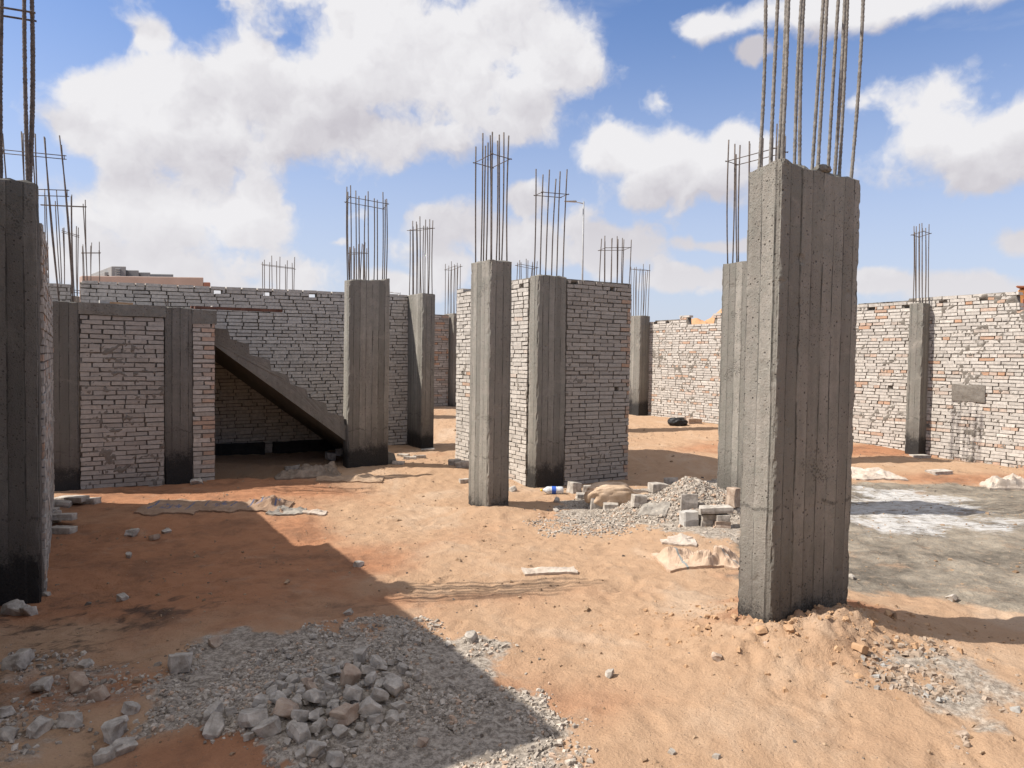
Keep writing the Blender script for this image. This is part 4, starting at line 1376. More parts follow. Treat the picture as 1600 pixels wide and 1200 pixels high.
def stones(name, pts, label, mat, kind='stuff', cat='gravel'):
    """pts rows: x, y, size. one mesh of angular stones"""
    n = len(pts)
    pts = np.asarray(pts)
    Z = gheight(pts[:, 0], pts[:, 1])
    cube = np.array([(-1, -1, -1), (1, -1, -1), (1, 1, -1), (-1, 1, -1), (-1, -1, 1), (1, -1, 1), (1, 1, 1), (-1, 1, 1)], float) * 0.5
    q = np.array([(0, 3, 2, 1), (4, 5, 6, 7), (0, 1, 5, 4), (1, 2, 6, 5), (2, 3, 7, 6), (3, 0, 4, 7)])
    V = cube[None] + rng.uniform(-0.22, 0.22, (n, 8, 3))
    V[:, 4:, :2] *= rng.uniform(0.45, 0.9, (n, 1, 1))
    V *= np.stack([rng.uniform(0.7, 1.4, n), rng.uniform(0.6, 1.0, n), rng.uniform(0.4, 0.8, n)], 1)[:, None]
    ang = rng.uniform(0, 2 * np.pi, n); c, s_ = np.cos(ang), np.sin(ang)
    tl = rng.uniform(-0.5, 0.5, n)
    x = V[:, :, 0] * np.cos(tl)[:, None] + V[:, :, 2] * np.sin(tl)[:, None]
    z = -V[:, :, 0] * np.sin(tl)[:, None] + V[:, :, 2] * np.cos(tl)[:, None]
    y = V[:, :, 1]
    X = x * c[:, None] - y * s_[:, None]; Yy = x * s_[:, None] + y * c[:, None]
    W = np.stack([X, Yy, z], 2) * pts[:, 2][:, None, None]
    W[:, :, 0] += pts[:, 0][:, None]; W[:, :, 1] += pts[:, 1][:, None]; W[:, :, 2] += (Z + pts[:, 2] * 0.12)[:, None]
    Fc = (q[None] + (np.arange(n) * 8)[:, None, None]).reshape(-1, 4)
    tone = np.repeat(rng.uniform(0, 1, n), 6)
    o = mesh_np(name, W.reshape(-1, 3), Fc, mat, attrs={'tone': ('FACE', tone)})
    return tag(o, label, cat, kind=kind)


def stone_mat(name, c1, c2, c3):
    m, t, b = new_mat(name)
    g = t.new('ShaderNodeTexCoord').outputs['Object']
    tone = t.new('ShaderNodeAttribute', attribute_name='tone').outputs['Fac']
    col = t.mix(tone, c1, c2)
    col = t.mix(t.smooth(tone, 0.85, 0.9), col, c3)
    col = t.mix(t.smooth(t.noise(g, 60, 4, 0.6), 0.4, 0.7, 0, 0.4), col, tuple(x * 0.6 for x in c1))
    t.l.new(col, b.inputs['Base Color'])
    b.inputs['Roughness'].default_value = 0.95
    b.inputs['Specular IOR Level'].default_value = 0.2
    return m


M_GRAVEL = stone_mat('grey_gravel', (0.24, 0.205, 0.17), (0.56, 0.495, 0.42), (0.46, 0.33, 0.24))
M_TANGR = stone_mat('tan_gravel', (0.27, 0.20, 0.145), (0.42, 0.34, 0.27), (0.32, 0.31, 0.29))
M_SANDGR = stone_mat('sand_crumbs', (0.22, 0.145, 0.09), (0.44, 0.32, 0.215), (0.16, 0.14, 0.12))


def scatter(poly, n, smin, smax, seed, soft=0.15, nz=0.35, nsc=2.2, nseed=3, power=2.0, clump=0.0):
    r = np.random.default_rng(seed)
    P_ = np.array(poly); lo = P_.min(0) - 0.3; hi = P_.max(0) + 0.3
    X = r.uniform(lo[0], hi[0], n * 3); Y = r.uniform(lo[1], hi[1], n * 3)
    m_ = poly_mask(X, Y, poly, soft, nz, nsc, nseed)
    if clump: m_ = m_ * sstep(fbm(X * 3, Y * 3, 4, seed), -0.25, 0.25) ** clump
    k = r.uniform(0, 1, n * 3) < m_
    X, Y = X[k][:n], Y[k][:n]
    s = smin + (smax - smin) * r.uniform(0, 1, len(X)) ** power
    return np.stack([X, Y, s], 1)


g1 = scatter(POLY_GRAVEL, 15000, 0.007, 0.030, 1, 0.12, 0.35, 2.2, 3, 2.5, 0.7)
g1b = scatter(POLY_RUBLEFT, 2500, 0.008, 0.035, 2, 0.2, 0.5, 2.0, 4, 2.5, 1.0)
stones('gravel', np.concatenate([g1, g1b]), 'pale grey crushed gravel spread over the shaded foreground', M_GRAVEL)
g2 = scatter(POLY_GR2, 2600, 0.008, 0.040, 4, 0.3, 0.4, 3, 8, 2.5, 0.8)
stones('gravel', g2, 'tan gravel scattered on sunlit sand at the lower right', M_TANGR)
# heap
r_ = np.random.default_rng(5)
nh = 6000
aa = r_.uniform(0, 2 * np.pi, nh); rr = np.sqrt(r_.uniform(0, 1, nh)) * 1.08
hp = np.stack([HEAP.x + np.cos(aa) * rr * 0.93, HEAP.y + 0.35 + np.sin(aa) * rr * 0.66, 0.012 + 0.03 * r_.uniform(0, 1, nh) ** 2.2], 1)
stones('gravel_heap', hp, 'heap of grey brown gravel left of the half hidden column', M_GRAVEL)
g3 = np.concatenate([scatter(POLY_GR3, 1500, 0.010, 0.035, 6, 0.25, 0.3, 3, 9), scatter(POLY_GREYM, 2600, 0.008, 0.045, 7, 0.3, 0.4, 3, 9, 3.0, 0.8)])
stones('gravel', g3, 'dark gravel lying in the shadow right of the slim middle column', M_GRAVEL)
# thinly strewn crumbs over all the sand
WIDE = [(-5.5, 2.6), (4.5, 2.6), (9, 12), (5, 18), (-3, 18), (-7, 10)]
g4 = scatter(WIDE, 9000, 0.005, 0.022, 8, 0.2, 0.1, 1, 9, 4.0, 1.2)
g4b = scatter(WIDE, 260, 0.02, 0.055, 9, 0.2, 0.1, 1, 9, 2.5, 0.5)
stones('sand_crumbs', np.concatenate([g4, g4b]), 'sandy crumbs and pebbles strewn over the whole site', M_SANDGR, cat='pebbles')
nc = 650
cl_ = np.stack([BIGC.x + r_.normal(0, 0.55, nc), BIGC.y - 0.12 + r_.normal(0, 0.30, nc), 0.008 + 0.034 * r_.uniform(0, 1, nc) ** 4], 1)
stones('sand_clods', cl_, 'crumbly sand clods around the foot of the tall front column', M_CLOD, cat='sand clods')


def chunk_mesh(name, sx_, sy_, sz_, seed, brick=False, mat=None):
    rnd = random.Random(seed)
    bm = bmesh.new(); bmesh.ops.create_cube(bm, size=1)
    for v in bm.verts: v.co = Vector((v.co.x * sx_, v.co.y * sy_, v.co.z * sz_))
    ncut = 1 if brick else rnd.randint(4, 7)
    for i in range(ncut):
        no = Vector((rnd.uniform(-1, 1), rnd.uniform(-1, 1), rnd.uniform(-0.7, 0.9))).normalized()
        if brick: no = Vector((rnd.choice([-1, 1]), rnd.uniform(-0.4, 0.4), rnd.uniform(-0.4, 0.4))).normalized()
        ext = abs(no.x) * sx_ / 2 + abs(no.y) * sy_ / 2 + abs(no.z) * sz_ / 2
        co = no * ext * (rnd.uniform(0.48, 0.78) if not brick else rnd.uniform(0.7, 1.0))
        res = bmesh.ops.bisect_plane(bm, geom=bm.verts[:] + bm.edges[:] + bm.faces[:], plane_co=co, plane_no=no, clear_outer=True)
        ed = [e for e in res['geom_cut'] if isinstance(e, bmesh.types.BMEdge)]
        if ed:
            try: bmesh.ops.contextual_create(bm, geom=ed)
            except Exception: pass
    bmesh.ops.recalc_face_normals(bm, faces=bm.faces)
    m_ = min(sx_, sy_, sz_)
    bmesh.ops.bevel(bm, geom=bm.edges[:], offset=m_ * 0.05, segments=1, affect='EDGES')
    bmesh.ops.triangulate(bm, faces=bm.faces)
    bmesh.ops.subdivide_edges(bm, edges=[e for e in bm.edges if e.calc_length() > m_ * 0.5], cuts=1)
    bmesh.ops.triangulate(bm, faces=bm.faces)
    for v in bm.verts:
        k = m_ * 0.11
        v.co += Vector((float(vnoise2(v.co.x * 40 + seed, v.co.y * 40, 1)), float(vnoise2(v.co.y * 40 + seed, v.co.z * 40, 2)), float(vnoise2(v.co.z * 40 + seed, v.co.x * 40, 3)))) * k
    me = bpy.data.meshes.new(name)
    bm.to_mesh(me); bm.free()
    me.materials.append(mat or M_CHUNK)
    return me


def put_chunk(px, py, wpx, name, label, cat, group=None, brick=False, mat=None, lift=0.0, seed=None, dims=None, rz=None, tilt=0.4, ratio=None):
    seed = seed if seed is not None else int(px * 7 + py * 13)
    rnd = random.Random(seed)
    p = on_ground(px, py)
    w_ = wpx / F * p.y
    if dims: a, b_, c = dims
    elif brick: a, b_, c = 0.24, 0.115, 0.065
    else: a, b_, c = w_ * 1.05, w_ * rnd.uniform(0.65, 0.95), w_ * rnd.uniform(0.45, 0.72)
    o = bpy.data.objects.new(name, chunk_mesh(name, a, b_, c, seed, brick or bool(dims), mat))
    link(o)
    o.location = (p.x, p.y + b_ * 0.3, p.z + c * 0.33 + lift)
    o.rotation_euler = (rnd.uniform(-tilt, tilt), rnd.uniform(-tilt, tilt), rz if rz is not None else rnd.uniform(0, 6.28))
    tag(o, label, cat, group)
    return o


# rubble pile (read off the photograph)
PILE = [(1000, 268, 88, .06), (862, 345, 85, .05), (662, 368, 70, 0), (590, 395, 70, 0), (940, 378, 95, .07), (1030, 345, 75, .05), (1090, 300, 75, .02), (1178, 362, 56, 0), (1205, 312, 60, 0),
        (856, 428, 85, .06), (960, 470, 100, .08), (770, 490, 100, .07), (1165, 425, 110, .04), (1095, 475, 80, .05), (1190, 498, 85, .0), (620, 540, 120, .03), (700, 565, 90, .02), (590, 480, 80, .02),
        (500, 470, 80, .0), (455, 535, 80, .0), (355, 525, 70, 0), (265, 540, 105, 0), (265, 615, 115, 0), (450, 570, 150, .03), (540, 615, 125, 0), (440, 650, 60, 0), (915, 565, 120, .04),
        (1045, 540, 110, .05), (1155, 560, 80, 0), (700, 650, 105, 0), (790, 610, 75, .02), (900, 640, 80, .0), (770, 725, 125, 0), (870, 780, 100, 0), (1000, 600, 55, 0), (1075, 615, 50, 0), (1065, 585, 70, .03),
        (760, 420, 70, .02), (700, 440, 60, .02), (815, 370, 50, .03), (860, 495, 55, .03), (830, 655, 45, 0), (650, 610, 70, 0), (1205, 560, 45, 0), (700, 745, 60, 0), (560, 430, 60, 0),
        (990, 520, 60, .02), (1130, 350, 55, .02), (740, 380, 60, 0), (1150, 280, 50, 0), (1240, 345, 35, 0), (870, 590, 60, .02), (760, 560, 60, .03), (960, 640, 45, 0), (500, 530, 60, .02), (1110, 405, 60, .03),
        (1040, 400, 70, .05), (900, 300, 45, .02), (1240, 460, 50, 0), (1225, 400, 45, 0), (300, 580, 45, 0), (620, 440, 55, 0), (680, 500, 55, .03), (1120, 600, 50, 0), (960, 690, 50, 0), (630, 690, 50, 0)]
for i, (zx, zy, wz, lift) in enumerate(PILE):
    put_chunk(250 + zx / 3.2, 950 + (zy + wz * 0.22) / 3.2, wz / 3.2, 'rubble_chunk', 'broken grey block chunk in the rubble pile on the shaded gravel', 'rubble', 'chunks of the shaded rubble pile',
              lift=lift * 0.5, seed=100 + i, mat=M_CHUNKW if i % 11 == 4 else M_CHUNK)
rr_ = random.Random(3)
for i in range(70):
    a = rr_.gauss(0, 1); b_ = rr_.gauss(0, 1)
    put_chunk(520 + a * 62, 1085 + b_ * 38, rr_.uniform(7, 16), 'rubble_chunk', 'broken grey block chunk in the rubble pile on the shaded gravel', 'rubble', 'chunks of the shaded rubble pile', seed=300 + i, lift=0.01)

# single pieces, each with its own description
SINGLE = [
    (278, 1052, 40, 'pale half block lying alone left of the rubble pile at the gravel edge'),
    (335, 1010, 22, 'dark brown stone on the upper left edge of the gravel'),
    (132, 1042, 20, 'small pale cube fragment on the red shaded sand'),
    (107, 1140, 40, 'rounded grey chunk near the lower left corner, left of the upright half brick'),
    (205, 1115, 26, 'upright grey half brick standing in the lower left rubble'),
    (175, 1160, 45, 'pale flat topped block below the upright half brick'),
    (60, 1082, 30, 'grey chunk in the loose line near the left edge, lower one'),
    (58, 1150, 34, 'small dull chunk at the bottom left beside the rounded chunk'),
    (120, 1080, 34, 'earth coated chunk heading the loose line of lower left rubble'),
    (150, 1095, 30, 'broken chunk between the earth coated chunk and the upright half brick'),
    (20, 1045, 40, 'flat slab fragment at the left edge above the lower rubble'),
    (5, 1120, 30, 'chunk cut by the left edge near the bottom'),
    (8, 1158, 30, 'lowest chunk cut by the left edge'),
    (165, 1190, 40, 'broken block at the very bottom below the pale flat topped block'),
    (190, 1180, 34, 'dull block leaning on its neighbour at the very bottom left'),
    (545, 962, 14, 'small dark stone on the red sand above the rubble pile'),
    (190, 940, 16, 'little pale stone on the dark stain at left'),
    (560, 886, 14, 'small grey stone in the shade just inside the shadow edge'),
    (204, 838, 18, 'pale stone at the left of a small group on the red shaded sand'),
    (238, 845, 18, 'brownish stone in the middle of a small group on the red shaded sand'),
    (257, 833, 13, 'tiny upright stone at the right of a small group on the red shaded sand'),
    (200, 872, 12, 'tiny lone stone below the small stone group in the shade'),
    (20, 962, 34, 'crumbled white rubble lump at the foot of the dark left column'),
    (42, 963, 22, 'smaller rubble lump right of the crumbled white one by the dark left column'),
    (72, 932, 14, 'pale bit of block at the base corner of the dark left column'),
    (735, 1005, 20, 'grey stone in the sun on the upper gravel edge'),
    (700, 1012, 12, 'small stone on the gravel just at the shadow line'),
    (952, 1060, 14, 'small dark flat stone alone on the open sunlit sand'),
    (1120, 1035, 15, 'brown pebble on the sunlit sand left of the tall column mound'),
    (1190, 992, 20, 'sandy clod at the left front of the mound under the tall column'),
    (1236, 988, 15, 'sandy clod right in front of the tall column'),
    (1345, 1020, 20, 'brown clod on the mound slope in front of the tall column'),
    (1310, 1018, 14, 'small clod left of the brown clod on the mound slope'),
    (1505, 1152, 16, 'pinkish stone on sand below the tan gravel'),
    (1050, 1180, 12, 'pale pebble near the bottom centre of the sand'),
    (1120, 1188, 12, 'tiny dark pebble at the bottom right of the open sand'),
    (305, 757, 16, 'small pale rock at the foot of the stained low column'),
    (660, 1170, 18, 'brown stone in the shaded gravel right of the rubble pile'),
    (870, 800, 10, 'tiny stone on the shaded dark gravel'),
    (800, 768, 14, 'little stone below the central brick wall near the slim column'),
    (870, 785, 12, 'small dark rock in front of the water bottle'),
    (1010, 625, 12, 'far pebble by the black based far column'),
    (1330, 905, 12, 'small pebble on the grey screed beside the tall column'),
    (1490, 940, 14, 'white chip on the grey screed at right'),
]
for i, (px, py, wp, lab) in enumerate(SINGLE):
    clod = 'clod' in lab
    put_chunk(px, py, wp, 'sand_clod' if clod else 'stone_chunk', lab, 'clod' if clod else 'stone', seed=500 + i, mat=M_CLOD if clod else (M_CHUNKW if 'brown' in lab or 'earth' in lab or 'pink' in lab else M_CHUNK))

BR = [  # px, py, rot, lift, label, dims
    (90, 792, 0.2, 0.0, 'grey brick at the foot of the shaded left wall, topmost of the row', None),
    (83, 808, 0.9, 0.0, 'short grey brick in the middle of the row by the left wall', (0.14, 0.115, 0.07)),
    (80, 806, 0.2, 0.0, 'pale small brick end close against the left wall', (0.11, 0.10, 0.09)),
    (95, 822, 0.1, 0.06, 'grey brick resting on the lowest brick beside the left wall', None),
    (95, 834, -0.1, 0.0, 'lowest grey brick of the row beside the left wall', None),
    (78, 818, 0.5, 0.0, 'half hidden brick under the row beside the left wall', (0.16, 0.115, 0.07)),
    (112, 788, -0.35, 0.03, 'long narrow concrete strip sloping off the brick row by the left wall', (0.50, 0.12, 0.07)),
    (138, 787, -0.2, 0.0, 'end block right of the long concrete strip near the low corner column', (0.22, 0.12, 0.07)),
    (640, 718, 0.1, 0.0, 'grey brick on the sand right of the staircase column, middle one', (0.22, 0.12, 0.06)),
    (655, 716, 0.3, 0.0, 'grey brick on the sand right of the staircase column, rightmost one', (0.22, 0.12, 0.06)),
    (630, 714, -0.2, 0.0, 'pale brick on the sand right of the staircase column, leftmost one', (0.20, 0.12, 0.06)),
    (622, 726, 0.1, 0.0, 'brick on the sand close to the foot of the staircase column', (0.20, 0.12, 0.06)),
    (613, 724, 0.1, 0.0, 'brick touching the tarred foot of the staircase column', (0.12, 0.12, 0.07)),
    (668, 705, 0.2, 0.0, 'flat pale scrap of brick at the foot of the column ending the shaded wall', (0.25, 0.12, 0.04)),
    (516, 722, 0.5, 0.05, 'pale broken block leaning on the staircase column foot', (0.16, 0.13, 0.13)),
    (532, 718, 1.0, 0.08, 'rounded broken block highest against the staircase column foot', (0.14, 0.12, 0.12)),
    (455, 734, 0.1, 0.0, 'grey brick lying behind the paper sacks under the stairs', (0.24, 0.12, 0.07)),
    (725, 755, 0.3, 0.0, 'pale brick piece left of the slim middle column', (0.14, 0.12, 0.07)),
    (710, 727, 0.4, 0.0, 'pale block at the near left corner of the central wall', (0.20, 0.12, 0.12)),
    (722, 731, 0.2, 0.0, 'dark block beside the left corner of the central wall', (0.24, 0.14, 0.12)),
    (925, 772, -0.1, 0.0, 'pale brick between broken block and brown sack under the central wall', (0.24, 0.13, 0.13)),
    (898, 770, 0.6, 0.0, 'broken hollow block right of the water bottle', (0.16, 0.16, 0.17)),
    (910, 780, 0.2, 0.0, 'small brick stub in front of the broken hollow block', (0.16, 0.12, 0.08)),
    (932, 795, 0.1, 0.0, 'grey block in the shadow below the brown sack, left one', (0.16, 0.14, 0.16)),
    (955, 797, 0.0, 0.0, 'grey block in the shadow below the brown sack, right one', (0.18, 0.14, 0.09)),
    (1000, 792, 0.1, 0.0, 'dark block in the shadow at the left foot of the gravel heap', (0.16, 0.14, 0.14)),
    (1030, 768, 0.3, 0.0, 'pale brick on the left slope of the gravel heap', (0.22, 0.13, 0.10)),
    (1048, 756, -0.4, 0.0, 'grey brick higher on the gravel heap', (0.20, 0.12, 0.10)),
    (1076, 797, 0.05, 0.0, 'pale square block standing upright in the shadow of the gravel heap', (0.20, 0.08, 0.20)),
    (1077, 822, 0.1, 0.0, 'speckled whitish block on the sand left of the brick stack', (0.19, 0.14, 0.18)),
    (1105, 822, 0.05, 0.0, 'lower left brick of the small stack by the half hidden column', (0.16, 0.16, 0.075)),
    (1128, 824, 0.05, 0.0, 'lower right orange brick of the small stack by the half hidden column', (0.16, 0.16, 0.075)),
    (1106, 822, 0.08, 0.075, 'upper left brick of the small stack, under the slab', (0.15, 0.15, 0.07)),
    (1129, 824, 0.02, 0.075, 'upper right brick of the small stack, under the slab', (0.15, 0.15, 0.07)),
    (1118, 823, 0.06, 0.15, 'long pale slab laid on top of the small brick stack', (0.36, 0.18, 0.06)),
    (1147, 795, 0.8, 0.05, 'orange block propped against the tall front column beside the stack', (0.14, 0.12, 0.22)),
    (1065, 608 + 50, 0.2, 0.0, 'pale block at the foot of the far sunlit wall', (0.30, 0.14, 0.12)),
    (1085, 662, 0.2, 0.0, 'yellowish lump at the foot of the far sunlit wall', (0.35, 0.2, 0.14)),
    (1378, 716, 0.1, 0.0, 'flat stone at the foot of the column in the right boundary wall', (0.3, 0.2, 0.06)),
    (1470, 741, 0.1, 0.0, 'flat pale stone on the brown earth near the right boundary wall', (0.34, 0.2, 0.06)),
]
for i, (px, py, rot, lift, lab, dims) in enumerate(BR):
    mt = M_CHUNKW if 'orange' in lab or 'yellowish' in lab else (M_WHITE if 'whitish' in lab else M_CHUNK)
    if px == 1378: px = 1440; py = 716
    put_chunk(px, py, 20, 'loose_brick', lab, 'brick', brick=True, dims=dims or (0.24, 0.115, 0.07), rz=rot, lift=lift, seed=800 + i, mat=mt, tilt=0.10 if lift < 0.07 else 0.04)

# ---------------------------------------------------------------- paper sacks, bottle, board


def sack_mat(name, c1, c2, mark=None, markcol=(0.08, 0.11, 0.2)):
    m, t, b = new_mat(name)
    uv = t.new('ShaderNodeUVMap').outputs[0]
    g = t.new('ShaderNodeTexCoord').outputs['Object']
    n = t.noise(g, 9, 6, 0.65)
    col = t.mix(t.smooth(n, 0.3, 0.7), c1, c2)
    u, v, _ = t.sep(uv)[:3]
    if mark == 'print':
        def box(u0, u1, v0, v1):
            a = t.m('MULTIPLY', t.m('GREATER_THAN', u, u0), t.m('LESS_THAN', u, u1))
            c = t.m('MULTIPLY', t.m('GREATER_THAN', v, v0), t.m('LESS_THAN', v, v1))
            return t.m('MULTIPLY', a, c)
        bars = t.m('MAXIMUM', box(0.16, 0.19, 0.2, 0.8), box(0.74, 0.77, 0.25, 0.8))
        scr_ = t.m('MULTIPLY', box(0.30, 0.62, 0.38, 0.62), t.smooth(t.noise(t.v('MULTIPLY', uv, (26, 9, 1)), 1, 3, 0.6), 0.5, 0.56))
        bars = t.m('MAXIMUM', bars, scr_)
        bars = t.m('MULTIPLY', bars, t.smooth(n, 0.3, 0.5, 0.4, 0.9))
        col = t.mix(bars, col, markcol)
    if mark == 'stripe':
        st = t.m('MULTIPLY', t.m('GREATER_THAN', u, 0.28), t.m('LESS_THAN', u, 0.315))
        col = t.mix(t.m('MULTIPLY', st, 0.8), col, (0.16, 0.2, 0.21))
    t.l.new(col, b.inputs['Base Color'])
    b.inputs['Roughness'].default_value = 0.85
    b.inputs['Specular IOR Level'].default_value = 0.25
    bump(t, b, t.noise(g, 30, 5, 0.65, dist=0.8), 0.5, 0.008)
    return m


M_SACKP = sack_mat('printed_paper', (0.23, 0.15, 0.10), (0.33, 0.225, 0.155), 'print')
M_SACK = sack_mat('kraft_paper', (0.28, 0.19, 0.125), (0.42, 0.30, 0.205))
M_SACKS = sack_mat('kraft_paper_striped', (0.38, 0.27, 0.19), (0.50, 0.37, 0.27), 'stripe')
M_SACKB = sack_mat('kraft_painted_sunlit', (0.42, 0.30, 0.20), (0.56, 0.42, 0.30))  # paler kraft copy, sunlight on the bulging sack put into its colour
M_SACKD = sack_mat('dusty_brown_paper', (0.15, 0.115, 0.085), (0.28, 0.22, 0.17))
M_SACKG = sack_mat('dusty_sacking', (0.17, 0.15, 0.13), (0.32, 0.29, 0.25))
M_SACKW = sack_mat('pale_sacking', (0.36, 0.29, 0.23), (0.52, 0.45, 0.38))


def sack(px, py, LX, LY, rz, label, mat, seed, amp=0.03, hmax=0.05, fold=1.0, cat='paper sack', name='paper_sack', lift=0.0):
    """crumpled sheet-like sack with two layers, draped on the ground"""
    p = on_ground(px, py)
    nx, ny = 42, 26
    U, Vv = np.meshgrid(np.linspace(0, 1, nx), np.linspace(0, 1, ny))
    ed = np.minimum(np.minimum(U, 1 - U) * LX, np.minimum(Vv, 1 - Vv) * LY)
    wob = 0.10
    X = (U - .5) * LX * (1 + wob * fbm(Vv * 3 + seed, U * 0.6, 3, seed)); Y = (Vv - .5) * LY * (1 + 2 * wob * fbm(U * 3 + seed, Vv * .5, 3, seed + 1))
    rs_ = np.random.default_rng(seed * 5 + 1)
    H = np.zeros_like(X)
    for k in range(7):
        an = rs_.uniform(0, math.pi); pr = rs_.uniform(0.10, 0.42); ph = rs_.uniform(0, 1)
        wv = (X * math.cos(an) + Y * math.sin(an) + 0.06 * fbm(X * 5 + k, Y * 5 + seed, 2, seed + k)) / pr + ph
        tri = np.abs((wv % 1.0) - 0.5) * 2
        msk = sstep(fbm(X * 3.5 + k * 7, Y * 3.5 + seed, 2, seed + 30 + k), -0.15, 0.25)
        H += tri ** 1.3 * msk * pr * 1.6
    H = H / max(H.max(), 1e-6)
    tw = 0.05 + 0.16 * np.clip(0.5 + fbm(U * 3 + seed, Vv * 3, 2, seed + 50), 0, 1)
    H = (hmax * fold * 1.25 * H + amp * 0.35 * np.abs(fbm(X * 30, Y * 30, 3, seed + 2))) * (0.06 + 0.94 * sstep(ed, 0, tw)) + 0.006
    c, s_ = math.cos(rz), math.sin(rz)
    Xw = X * c - Y * s_; Yw = X * s_ + Y * c
    G = gheight(p.x + Xw, p.y + Yw, True) - p.z
    Zt = G + 0.012 + H
    Zb = G + np.maximum(0.001, H * 0.45 * sstep(ed, 0.0, 0.05))
    N = nx * ny
    verts = np.concatenate([np.stack([Xw.ravel(), Yw.ravel(), Zt.ravel()], 1), np.stack([Xw.ravel(), Yw.ravel(), Zb.ravel()], 1)])
    idx = np.arange(N).reshape(ny, nx)
    q = np.stack([idx[:-1, :-1].ravel(), idx[:-1, 1:].ravel(), idx[1:, 1:].ravel(), idx[1:, :-1].ravel()], 1)
    fs = [q, (q + N)[:, ::-1]]
    ring = np.concatenate([idx[0, :-1], idx[:-1, -1], idx[-1, :0:-1], idx[:0:-1, 0]])
    r2 = np.roll(ring, -1)
    fs.append(np.stack([ring, ring + N, r2 + N, r2], 1))
    uv = np.concatenate([np.stack([U.ravel(), Vv.ravel()], 1)] * 2)
    o = mesh_np(name, verts, np.concatenate(fs), mat, smooth=False, uvs=uv, loc=(p.x, p.y, p.z + lift))
    tag(o, label, cat)
    return o


sack(272, 794, 0.68, 0.70, 0.12, 'flattened brown printed paper sack, leftmost of the row in the shade', M_SACKP, 1, 0.012, 0.03)
sack(345, 792, 0.56, 0.52, -0.1, 'crumpled brown paper sack touching the printed one in the shade', M_SACKP, 2, 0.02, 0.04)
sack(415, 793, 0.54, 0.52, 0.05, 'rumpled brown sack with raised fold near the shadow edge', M_SACKP, 3, 0.03, 0.10)
sack(447, 802, 0.42, 0.30, 0.1, 'grey dusty rag under the rumpled brown sack', M_SACKG, 4, 0.03, 0.04)
sack(490, 802, 0.30, 0.16, 0.0, 'pale paper scrap lying across the shadow edge', M_SACKW, 5, 0.012, 0.03)
sack(480, 741, 0.95, 0.85, 0.35, 'dull brown sheet of flattened sacks left of the staircase column', M_SACKD, 6, 0.03, 0.12)
sack(546, 750, 0.95, 0.42, 0.12, 'thin curled board lying in front of the staircase column', M_SACK, 7, 0.01, 0.05, name='curled_board', cat='board')
sack(858, 893, 0.46, 0.17, 0.12, 'flat dusty sack strip alone on the sunlit sand', M_SACKW, 8, 0.010, 0.03)
sack(1078, 878, 0.54, 0.46, 0.15, 'crumpled striped kraft sack on the sand left of the tall column', M_SACKS, 9, 0.04, 0.115)
sack(1132, 880, 0.34, 0.30, 1.1, 'crumpled kraft sack right against the tall column', M_SACKS, 10, 0.04, 0.12)
sack(1060, 848, 0.34, 0.18, -0.1, 'flat pale paper on the sand above the striped sack', M_SACKW, 11, 0.01, 0.03)
sack(1062, 828 + 14, 0.20, 0.14, 0.4, 'small torn paper above the flat pale paper', M_SACKW, 12, 0.01, 0.03)
sack(1355, 742, 0.85, 0.75, 0.1, 'flat grey cement sack on the brown earth beyond the white patch', M_SACKW, 13, 0.02, 0.05)
sack(1590, 760, 0.95, 0.35, -0.1, 'rolled pale sack cut by the right edge of the picture', M_SACKW, 14, 0.02, 0.14)
sack(1022, 797, 0.34, 0.20, -0.5, 'dark folded sack lying in the shadow at the gravel heap', M_SACKG, 15, 0.02, 0.05)


# big bulging brown sack at the central wall
def bulging_sack(px, py, L, D, H, rz, label, mat):
    p = on_ground(px, py)
    bm = bmesh.new()
    bmesh.ops.create_icosphere(bm, subdivisions=5, radius=1)
    co = np.array([v.co[:] for v in bm.verts])
    x, y, z = co[:, 0], co[:, 1], co[:, 2]
    # squarish bag, pinched and flared neck at +x
    k = np.power(np.abs(co), 0.72) * np.sign(co)
    X = k[:, 0] * L / 2; Y = k[:, 1] * D / 2; Z = k[:, 2] * H / 2
    f = sstep(X / (L / 2), 0.15, 0.55)
    g = sstep(X / (L / 2), 0.6, 1.0)
    Y = Y * (1 - 0.35 * f + 0.7 * g); Z = Z * (1 - 0.62 * f + 0.2 * g)
    cr = 1 - np.abs(fbm(co[:, 0] * 2.6 + 2, co[:, 1] * 2.6 + co[:, 2] * 3, 4, 5, 0.55)) * 2
    s_ = 1 + 0.10 * cr
    for v, a, b_, c in zip(bm.verts, X * s_, Y * s_, Z * s_): v.co = (a, b_, c + H * 0.42)
    o = bm_obj('cement_sack', bm, mat, None, smooth=True, loc=(p.x, p.y, p.z))
    o.rotation_euler.z = rz
    tag(o, label, 'cement sack')


bulging_sack(964, 790, 0.80, 0.34, 0.32, 0.12, 'bulging brown cement sack with pinched neck below the central wall', M_SACKB)

# water bottle lying on its side
pb = on_ground(860, 772)
bot = empty('water_bottle', (pb.x, pb.y, pb.z + 0.055), 0.05)
tag(bot, 'clear plastic water bottle with blue label and yellow cap lying by the column foot', 'bottle')


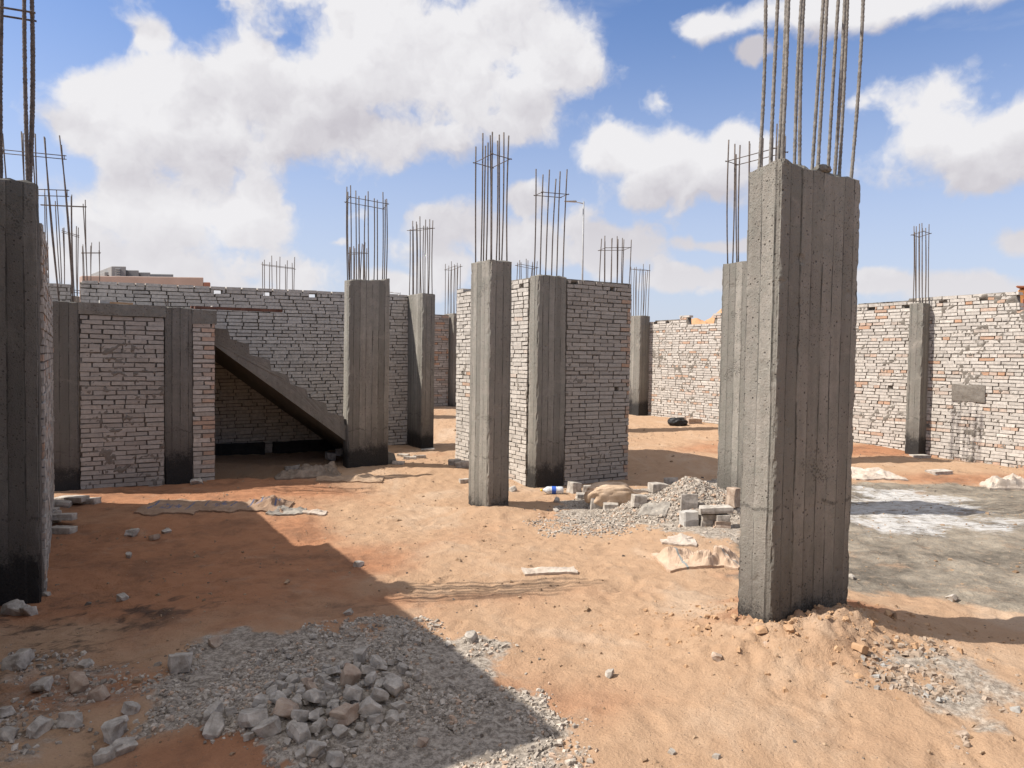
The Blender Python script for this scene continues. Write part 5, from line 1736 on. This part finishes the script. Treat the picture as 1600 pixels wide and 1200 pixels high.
def lathe_x(prof_, mat, name, sides=20):
    V = []; Fc = []
    for i, (x, r) in enumerate(prof_):
        for k in range(sides):
            a = 2 * math.pi * k / sides
            V.append((x, math.cos(a) * r, math.sin(a) * r))
    for i in range(len(prof_) - 1):
        for k in range(sides):
            k2 = (k + 1) % sides
            Fc.append((i * sides + k, i * sides + k2, (i + 1) * sides + k2, (i + 1) * sides + k))
    return mesh_np(name, V, Fc, mat, bot, smooth=True)


mb, tb, bb = new_mat('bottle_plastic')
bb.inputs['Base Color'].default_value = (0.80, 0.84, 0.86, 1); bb.inputs['Roughness'].default_value = 0.15
bb.inputs['Transmission Weight'].default_value = 0.35
M_BLUE = simple_mat('blue_label', (0.03, 0.09, 0.42), (0.05, 0.13, 0.5), 20, 0.5)
M_YEL = simple_mat('yellow_cap', (0.75, 0.48, 0.03), (0.8, 0.52, 0.05), 20, 0.5)
lathe_x([(-0.115, 0.014), (-0.10, 0.016), (-0.075, 0.035), (-0.05, 0.052), (-0.02, 0.055), (-0.005, 0.051), (0.01, 0.055), (0.08, 0.055), (0.10, 0.051), (0.115, 0.055), (0.165, 0.054), (0.18, 0.04), (0.178, 0.0)], mb, 'bottle_body')
lathe_x([(0.015, 0.0565), (0.075, 0.0565)], M_BLUE, 'label_band')
lathe_x([(-0.140, 0.0), (-0.140, 0.017), (-0.113, 0.018), (-0.113, 0.0)], M_YEL, 'cap')

# black crumpled thing by the far wall
pk = on_ground(1058, 665)
bm = bmesh.new(); bmesh.ops.create_icosphere(bm, subdivisions=4, radius=1)
for v in bm.verts:
    k = 1 + 0.30 * float(fbm(np.array([v.co.x * 2.2 + 3]), np.array([v.co.y * 2.2 + v.co.z * 2]), 4, 5)[0])
    v.co = Vector((v.co.x * k * 0.24, v.co.y * k * 0.16, v.co.z * k * 0.11 + 0.08))
o = bm_obj('plastic_bag', bm, M_BLACK, None, smooth=True, loc=(pk.x, pk.y, pk.z))
tag(o, 'black plastic bag at the foot of the far sunlit wall', 'bag')
for q in ('BIG', 'C1A', 'P2A', 'C765', 'P7A', 'C5A', 'C4A', 'GA', 'JA', 'LA_'):
    a = globals()[q]; print(q, tuple(round(k, 2) for k in a), 'ground', round(gz(a.x, a.y), 3))
